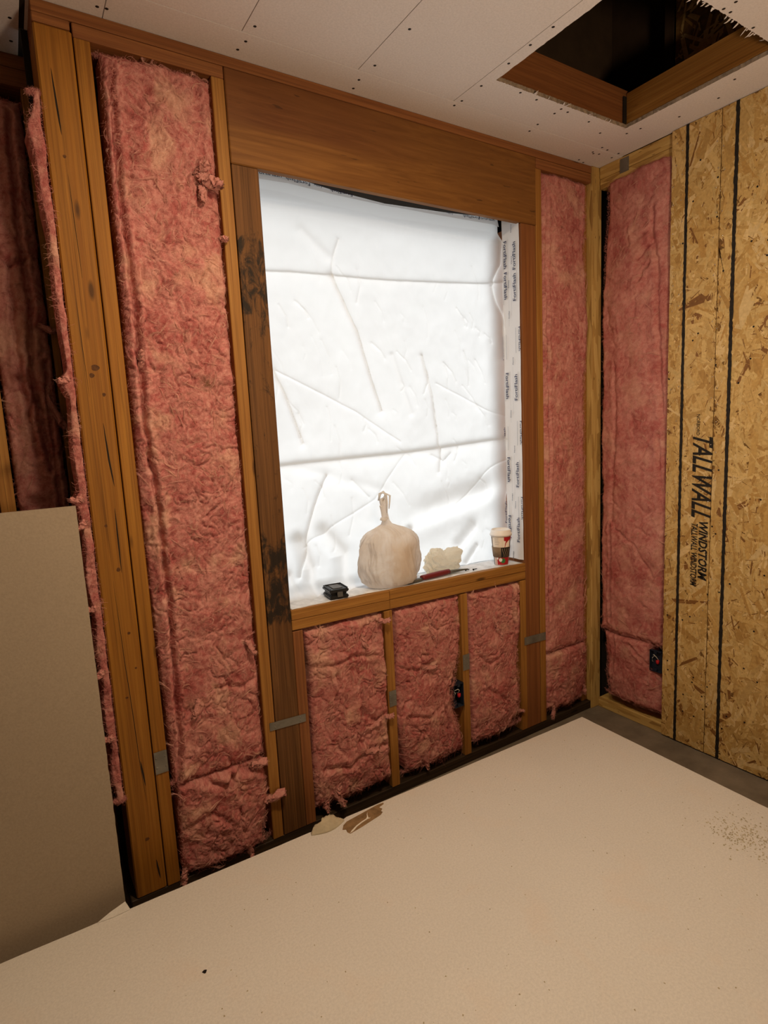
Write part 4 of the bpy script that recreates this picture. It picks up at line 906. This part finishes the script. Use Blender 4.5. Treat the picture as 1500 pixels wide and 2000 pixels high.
# head tape, sagging below the header
xs = np.linspace(-1.530, -0.470, 71); zu = np.interp(xs, [-1.53, -1.39, -1.224, -1.018, -.737, -.499, -.45], [2.208, 2.206, 2.188, 2.1775, 2.1885, 2.204, 2.201])
wd = np.interp(xs, [-1.53, -1.39, -1.22, -1.0, -.74, -.5, -.45], [.034, .028, .017, .010, .018, .030, .036])
V = []
for x, z_, w_ in zip(xs, zu, wd):
    for q in range(4): V.append((x, 0.118-0.003*q+0.0012*float(fbm(np.array(x*20), np.array(q*1.0), 85, 2)), z_-w_*q/3))
F = [[i*4+q, i*4+q+1, i*4+q+5, i*4+q+4] for i in range(70) for q in range(3)]
th = center_mesh('flashing_tape', V, F, M['tape'], smooth=True); tag(th, 'printed white flashing tape sagging along the window head', 'tape')
seg = []
for x, s_, fl_ in ((-1.50, 'FortiFlash', 0), (-1.40, 'FortiFlash', 1), (-1.24, 'FortiFlash', 1), (-.66, 'FortiFlash', 1), (-.58, 'FortiFlash', 0), (-1.30, 'Henry', 0), (-.74, 'Henry', 0)):
    z_ = float(np.interp(x, xs, zu-wd*(0.75 if fl_ else 0.55))); sl = float(np.interp(x+.08, xs, zu-wd*.6)-np.interp(x, xs, zu-wd*.6))/.08
    L = 0.085 if len(s_) > 6 else 0.03
    if fl_: seg.append(place_text(s_, (x+L, .1070, z_+sl*L+.012), (-1, 0, -sl), (0, 0, -1), L, .010, .012))
    else: seg.append(place_text(s_, (x, .1070, z_), (1, 0, sl), (0, 0, 1), L, .010, .012))
tape_text(seg, 'printed_lettering', M['blue_ink'], th)
def sill_z(x): return 0.8062+sk*(x+1.536)
# sill film
xs = np.linspace(-1.530, -0.466, 90); ysf = np.linspace(0.0, 1.0, 12); V = []
for x in xs:
    fr_ = float(np.interp(x, [-1.53, -1.40, -1.25, -1.1, -.9, -.7, -.55, -.466], [.006, .012, .020, .016, .014, .022, .016, .010]))+.004*float(fbm(np.array(x*18), np.array(.3), 90, 3))
    for t_ in ysf: V.append((x, fr_+t_*(0.139-fr_), sill_z(x)+0.0006+0.0022*max(0, float(fbm(np.array(x*14), np.array(t_*3.0), 91, 3)))+0.004*(t_ > .9)*0))
F = [[i*12+q, (i+1)*12+q, (i+1)*12+q+1, i*12+q+1] for i in range(89) for q in range(11)]
ts = center_mesh('flashing_tape', V, F, M['silltape'], smooth=True); tag(ts, 'wrinkled grey flashing film lying along the window sill', 'tape')
ts.modifiers.new('thickness', 'SOLIDIFY').thickness = 0.0004

# ------------------------------------------------------------------ things on the sill
SZ = lambda x: sill_z(x)+0.0026
# knotted carrier bag
bag_skin = M['bag'].copy(); bag_skin.name = 'thin_plastic_over_contents'
nt_ = bag_skin.node_tree; cc_ = ramp(nt_, noise(nt_, coords(nt_, (13, 13, 9), False), 1.0, 4, 0.6, 0.8), [(0.40, (0.86, 0.80, 0.74)), (0.58, (0.95, 0.93, 0.91))])
for n_ in nt_.nodes:
    if n_.type == 'BSDF_PRINCIPLED': nt_.links.new(cc_, n_.inputs['Base Color'])
    if n_.type == 'BSDF_TRANSLUCENT': nt_.links.new(cc_, n_.inputs[0])
bx_, by_ = -1.103, 0.060; root = empty('carrier_bag', (bx_, by_, SZ(bx_)), 'full white plastic carrier bag knotted at the top on the window sill', 'bag')
na, nh = 200, 110; V = []; cols = []
prof = [(0.0, .082), (.006, .096), (.02, .106), (.06, .113), (.11, .116), (.15, .114), (.178, .104), (.196, .088), (.209, .066), (.219, .042), (.230, .022), (.245, .0135), (.28, .0115), (.315, .012), (.328, .010)]
ph, pr = zip(*prof)
for j in range(nh+1):
    h = 0.328*(j/nh)**0.85; r = float(np.interp(h, ph, pr)); cxs = bx_+0.006-0.028*max(0, (h-.17)/.15)+(.004 if h > .30 else 0); cys = by_+.004
    for i in range(na):
        a = 2*PI*i/na; up = max(0, (h-.13)/.12); 
        fold_ = float(vnoise(np.array(math.cos(a)*1.6+h*9), np.array(math.sin(a)*1.6+h*6), 301))*.20+up*.11*math.sin(a*11+2*math.sin(a*2)+h*9)+.14*float(ridged(np.array(math.cos(a)*4.5+h*3), np.array(math.sin(a)*4.5-h*3), 303, 3))*(.6+up)+.03*float(ridged(np.array(math.cos(a)*11+h*8), np.array(math.sin(a)*11+h*8), 304, 2))
        f = r*(1+fold_*min(1, .25+h/.03)*(1 if h < .23 else .4)+.05*float(ridged(np.array(a*3.2+1.5*math.sin(h*14)), np.array(h*2.5+3), 305, 2))); V.append((cxs+f*math.cos(a)*1.02, cys+f*math.sin(a)*0.53, SZ(bx_)+h*(1-.006*math.cos(a*3))+max(0, (0.0-h))))
F = [[j*na+i, j*na+(i+1) % na, (j+1)*na+(i+1) % na, (j+1)*na+i] for j in range(nh) for i in range(na)]+[list(range(na))[::-1], list(range(nh*na, (nh+1)*na))]
V = np.array(V); V[:, 2] += np.clip(SZ(0)+sk*(V[:, 0]) - SZ(bx_) + 0*V[:, 0], -1, 1)*0 + (sk*(V[:, 0]-bx_))*np.exp(-(V[:, 2]-SZ(bx_))/.05)
center_mesh('bag_body', V, F, bag_skin, root, True)
P = [tube([(bx_-.036, by_+.002, SZ(bx_)+.322), (bx_-.034, by_-.004, SZ(bx_)+.346), (bx_-.020, by_-.006, SZ(bx_)+.352), (bx_-.010, by_-.008, SZ(bx_)+.340), (bx_-.008, by_-.010, SZ(bx_)+.310), (bx_-.012, by_-.012, SZ(bx_)+.275)], [.004, .0055, .005, .0045, .003, .002], 8),
     tube([(bx_-.022, by_+.002, SZ(bx_)+.318), (bx_-.006, by_-.004, SZ(bx_)+.344), (bx_+.008, by_-.006, SZ(bx_)+.336), (bx_+.004, by_-.008, SZ(bx_)+.312), (bx_+.000, by_-.008, SZ(bx_)+.288)], [.004, .0045, .004, .003, .0015], 8),
     tube([(bx_-.038, by_-.006, SZ(bx_)+.256), (bx_-.026, by_-.015, SZ(bx_)+.250), (bx_-.012, by_-.010, SZ(bx_)+.256)], [.006, .008, .006], 8)]
V, F = join(P); tag(center_mesh('knot', V, F, M['bag'], root, True), 'twisted knot of bag handles')
o = box('contents', bx_-.03, bx_+.085, by_-.034, by_+.04, SZ(bx_)+.012, SZ(bx_)+.165, M['contents'], root, bev=.01); tag(o, 'brown parcel showing through the plastic')
# crumpled bag
cx_, cy_ = -0.822, 0.108; V, F = [], []
root = empty('crumpled_bag', (cx_, cy_, SZ(cx_)), 'small crumpled cream plastic bag between the full bag and the cup', 'bag')
bm = bmesh.new(); bmesh.ops.create_icosphere(bm, subdivisions=5, radius=1.0)
for v in bm.verts:
    c = v.co.copy(); a = math.atan2(c.y, c.x)
    q = float(ridged(np.array(c.x*2.0+c.z*1.7+3), np.array(c.y*2.0-c.z*1.3), 401, 3)); q2 = float(vnoise(np.array(c.x*1.6+5), np.array(c.z*1.6+c.y), 402))
    lob = 0.78+0.22*math.cos(2*(a))*0+0.25*math.exp(-((c.x-.62)/.25)**2)*(c.z > 0)+0.20*math.exp(-((c.x+.35)/.3)**2)*(c.z > 0)-0.12*math.exp(-((c.x-.15)/.15)**2)*(c.z > 0)
    s_ = lob*(1+0.34*(q-.3)+.20*q2)
    v.co = Vector((c.x*s_*.108, c.y*s_*.034, max(0.0, (c.z*s_+.42)*.066)))
me = bpy.data.meshes.new('bag_body'); bm.to_mesh(me); bm.free(); me.polygons.foreach_set('use_smooth', np.zeros(len(me.polygons), bool))
link_mesh('bag_body', me, M['bag2'], root, (cx_, cy_, SZ(cx_)))
# hooked knife with red handle
ka, kb = Vector((-1.070, 0.022, SZ(-1.07)+.010)), Vector((-0.745, 0.062, SZ(-0.745)+.010)); kd = (kb-ka).normalized(); kn = Vector((-kd.y, kd.x, 0)).normalized()
root = empty('hooked_knife', ((ka+kb)/2-Vector((0, 0, .010))), 'red handled hooked knife lying on the sill in front of the crumpled bag', 'knife')
def prism(t0, t1, wid, hgt, off, name, mat, taper=1.0, curve=0.0, lab=None):
    n = 10; V = []; F = []
    for i in range(n+1):
        t_ = i/n; p = ka+kd*((kb-ka).length*(t0+(t1-t0)*t_)); s_ = 1+(taper-1)*t_; bulge_ = 1+.12*math.sin(PI*t_)
        for a in range(8):
            q = 2*PI*(a+.5)/8; p2 = p+kn*(math.cos(q)*wid/2*s_*bulge_+off+curve*t_*t_)+Vector((0, 0, math.sin(q)*hgt/2*s_*bulge_-.010+hgt/2*1.1)); V.append(p2[:])
    F = [[i*8+a, i*8+(a+1) % 8, (i+1)*8+(a+1) % 8, (i+1)*8+a] for i in range(n) for a in range(8)]+[list(range(8))[::-1], list(range(n*8, n*8+8))]
    return tag(center_mesh(name, V, F, mat, root, True), lab)
prism(0.27, 0.725, .022, .020, 0, 'handle', M['redhandle'], lab='dark red handle')
prism(0.0, 0.27, .016, .012, 0, 'blade', M['toolsteel'], 1.2)
prism(0.725, 1.0, .020, .014, 0, 'blade_hook', M['toolsteel'], .35, -.018)
for x, y_, s_ in ((-0.752, .046, 'black screw lying on the sill, the one nearer the knife'), (-0.722, .034, 'black screw lying on the sill, the one nearer the cup')):
    V, F = join([tube([(x, y_, SZ(x)+.0042), (x+.004, y_+.0015, SZ(x)+.0042)], [.0042, .002], 8), tube([(x+.004, y_+.0015, SZ(x)+.0042), (x+.024, y_+.008, SZ(x)+.0022), (x+.03, y_+.010, SZ(x)+.0015)], [.0019, .0018, .0005], 6)])
    tag(center_mesh('screw', V, F, M['screw'], None, True), s_, 'screw')
# black plastic case
px_, py_ = -1.342, 0.052; root = empty('plastic_case', (px_, py_, SZ(px_)), 'small black ribbed plastic case at the left end of the sill', 'case')
def rot_box(name, dx, dy, z0, z1, mat, par, ang, ox=0, oy=0, bev=.003):
    c, s_ = math.cos(ang), math.sin(ang); bm = bmesh.new(); bmesh.ops.create_cube(bm, size=1)
    for v in bm.verts: v.co = Vector((v.co.x*dx, v.co.y*dy, v.co.z*(z1-z0)))
    bmesh.ops.bevel(bm, geom=bm.edges[:], offset=bev, segments=2, affect='EDGES')
    for v in bm.verts:
        x, y_ = v.co.x+ox, v.co.y+oy; v.co = Vector((x*c-y_*s_, x*s_+y_*c, v.co.z))
    me = bpy.data.meshes.new(name); bm.to_mesh(me); bm.free(); return link_mesh(name, me, mat, par, (px_, py_, SZ(px_)+(z0+z1)/2))
an = -.12
rot_box('case_base', .068, .078, .0, .013, M['plasticblack'], root, an); rot_box('case_waist', .060, .066, .0131, .022, M['plasticblack'], root, an)
rot_box('case_lid', .070, .080, .0221, .034, M['plasticblack'], root, an); rot_box('lid_panel', .036, .050, .0341, .0362, M['plasticgrey'], root, an, bev=.0008)
rot_box('latch', .020, .004, .008, .026, M['plasticgrey'], root, an, oy=-.0425, bev=.0008); rot_box('rib', .064, .004, .0341, .0375, M['plasticblack'], root, an, oy=.034, bev=.0008)
rot_box('rib', .004, .07, .0341, .0375, M['plasticblack'], root, an, ox=-.031, bev=.0008); rot_box('rib', .004, .07, .0341, .0375, M['plasticblack'], root, an, ox=.031, bev=.0008)
# coffee cup
ux, uy = -0.552, 0.050; uz = SZ(ux); root = empty('coffee_cup', (ux, uy, uz), 'paper coffee cup with white lid and brown sleeve at the right end of the sill', 'cup')
CH = 0.128
def rad(h): return 0.0285+0.0135*h/CH
V, F = lathe([(0.0265, 0.004), (.0275, 0.0), (.0285, 0.0), (.0287, .003), (rad(CH), CH), (rad(CH)-.002, CH)], 40, ux, uy); V[:, 2] += uz; center_mesh('cup_body', V, F, M['cupwhite'], root, True)
V, F = lathe([(.0425, CH-.004), (.0455, CH-.003), (.0460, CH+.003), (.0440, CH+.007), (.0425, CH+.010), (.0405, CH+.020), (.0375, CH+.022), (.0360, CH+.0165), (.01, CH+.016)], 44, ux, uy); V[:, 2] += uz; center_mesh('lid', V, F, M['lid'], root, True)
V, F = lathe([(rad(.034)+.0004, .034), (rad(.034)+.0016, .034), (rad(.078)+.0016, .078), (rad(.078)+.0004, .078)], 44, ux, uy); V[:, 2] += uz; sl = center_mesh('sleeve', V, F[:-2], M['sleeve'], root, True)
FA = math.atan2(CAM.y-uy, CAM.x-ux)
def patch(poly, off, name, mat, par):
    """poly in (angle from the side facing the room, height); curved onto the cup"""
    pl = []
    for (a0, h0), (a1, h1) in zip(poly, poly[1:]+poly[:1]):
        for k in range(6): pl.append((a0+(a1-a0)*k/6, h0+(h1-h0)*k/6))
    bm = bmesh.new(); f = bm.faces.new([bm.verts.new((a*.04, h, 0)) for a, h in pl])
    for k in range(-16, 17):
        bmesh.ops.bisect_plane(bm, geom=bm.verts[:]+bm.edges[:]+bm.faces[:], plane_co=(k*.2*.04, 0, 0), plane_no=(1, 0, 0))
    for v in bm.verts:
        a, h = v.co.x/.04, v.co.y; r = rad(h)+off; v.co = Vector((ux+r*math.cos(FA+a), uy+r*math.sin(FA+a), uz+h))
    V = [v.co[:] for v in bm.verts]; bm.verts.index_update(); F = [[v.index for v in f.verts] for f in bm.faces]; bm.free()
    return center_mesh(name, V, F, mat, par)
def circ(a, h, ra, rh, n=18): return [(a+ra*math.cos(q), h+rh*math.sin(q)) for q in np.linspace(0, 2*PI, n, endpoint=False)]
patch([(-.55, .002), (1.3, .002), (1.3, .034), (-.55, .034)], .0004, 'red_print', M['cupred'], root)
patch(circ(.25, .020, .32, .0105), .0007, 'green_spot', M['cupgreen'], root); patch(circ(-.08, .024, .22, .008), .0010, 'white_spot', M['lid'], root); patch(circ(-.48, .031, .13, .006), .0010, 'white_spot', M['lid'], root)
patch([(-1.25, .002), (-1.05, .002), (-1.05, .120), (-1.25, .120)], .0004, 'red_print', M['plasticgrey'], root); patch([(-.80, .002), (-.72, .002), (-.72, .034), (-.80, .034)], .0004, 'red_print', M['cupred'], root)
patch([(.30, .122), (1.4, .122), (1.4, .110), (1.0, .108), (.75, .102), (.58, .095), (.46, .078), (.40, .078), (.46, .094), (.55, .104), (.32, .106)], .0004, 'red_print', M['cupred'], root)
patch([(1.1, .08), (1.45, .08), (1.45, .122), (1.1, .122)], .0003, 'red_print', M['plasticgrey'], root)
lab = patch([(-.78, .080), (.28, .080), (.28, .120), (-.78, .120)], .0006, 'sticker', M['cuplabel'], root)
for h in (.116, .110, .104, .098, .090): patch([(-.66, h), (-.66+.5+.1*math.sin(h*900), h), (-.66+.5+.1*math.sin(h*900), h+.0012), (-.66, h+.0012)], .0008, 'sticker_line', M['grey_ink'], lab)
patch([(.0, .0345), (1.25, .0345), (1.25, .0775), (.0, .0775)], .0019, 'black_print', M['plasticblack'], sl)
for k in range(4):
    a0 = .22+.24*k; w_ = .07; L = [(a0+.10*math.sin((h-.035)/.042*2*PI*.8+.6), h) for h in np.linspace(.036, .074, 9)]
    patch(L+[(a+w_, h) for a, h in L[::-1]], .0022, 'wave_stripe', M['sleeve'], sl)

# ------------------------------------------------------------------ outlet boxes
def outlet(name, c, d, face, label):
    """open box; face '-x' or '-y'"""
    root = empty(name, c, label, 'outlet box'); w_, h_, dp = d; t = .0025; P = []
    def bxm(x0, x1, y0, y1, z0, z1):
        V = [(x, y_, z_) for x in (x0, x1) for y_ in (y0, y1) for z_ in (z0, z1)]
        return V, [[0, 1, 3, 2], [4, 6, 7, 5], [0, 4, 5, 1], [2, 3, 7, 6], [0, 2, 6, 4], [1, 5, 7, 3]]
    P += [bxm(-w_/2, w_/2, dp-t, dp, -h_/2, h_/2), bxm(-w_/2, -w_/2+t, 0, dp, -h_/2, h_/2), bxm(w_/2-t, w_/2, 0, dp, -h_/2, h_/2), bxm(-w_/2, w_/2, 0, dp, h_/2-t, h_/2), bxm(-w_/2, w_/2, 0, dp, -h_/2, -h_/2+t)]
    P += [bxm(-.006, .006, -.001, .010, h_/2-.012, h_/2-t), bxm(-.006, .006, -.001, .010, -h_/2+t, -h_/2+.012)]
    wr_ = tube([(-.016, .030, .020), (-.016, .008, .022), (-.006, -.002, .030), (.004, .002, .020), (.006, .012, .006), (.004, .03, .0)], .0016, 6)
    wr2 = tube([(-.02, .03, -.02), (-.018, .006, -.004), (-.016, .003, .012), (-.012, .02, .02)], .0014, 6)
    nut = lathe([(.0035, 0), (.0075, .002), (.0065, .014), (.003, .018)], 8); nv = np.array(nut[0]); nv = np.stack([nv[:, 0]+.006, nv[:, 1]+.008, -nv[:, 2]+.006], 1)
    def tr(V):
        V = np.asarray(V, float); V = V if face == '-y' else np.stack([V[:, 1], -V[:, 0], V[:, 2]], 1); return V+np.asarray(c)
    V, F = join(P); center_mesh('box_shell', tr(V), F, M['boxblue'], root)
    center_mesh('white_wire', tr(wr_[0]), wr_[1], M['wire_white'], root, True); center_mesh('white_wire', tr(wr2[0]), wr2[1], M['wire_white'], root, True); center_mesh('wire_nut', tr(nv), nut[1], M['wire_red'], root, True)
    return root
outlet('outlet_box', (-0.006, -0.3105, 0.328), (.054, .094, .016), '-x', 'small navy outlet box with red wire nut beside the strand board')
outlet('outlet_box', (-0.8465, -0.002, 0.307), (.050, .098, .06), '-y', 'black outlet box under the window, half hidden by pink insulation')
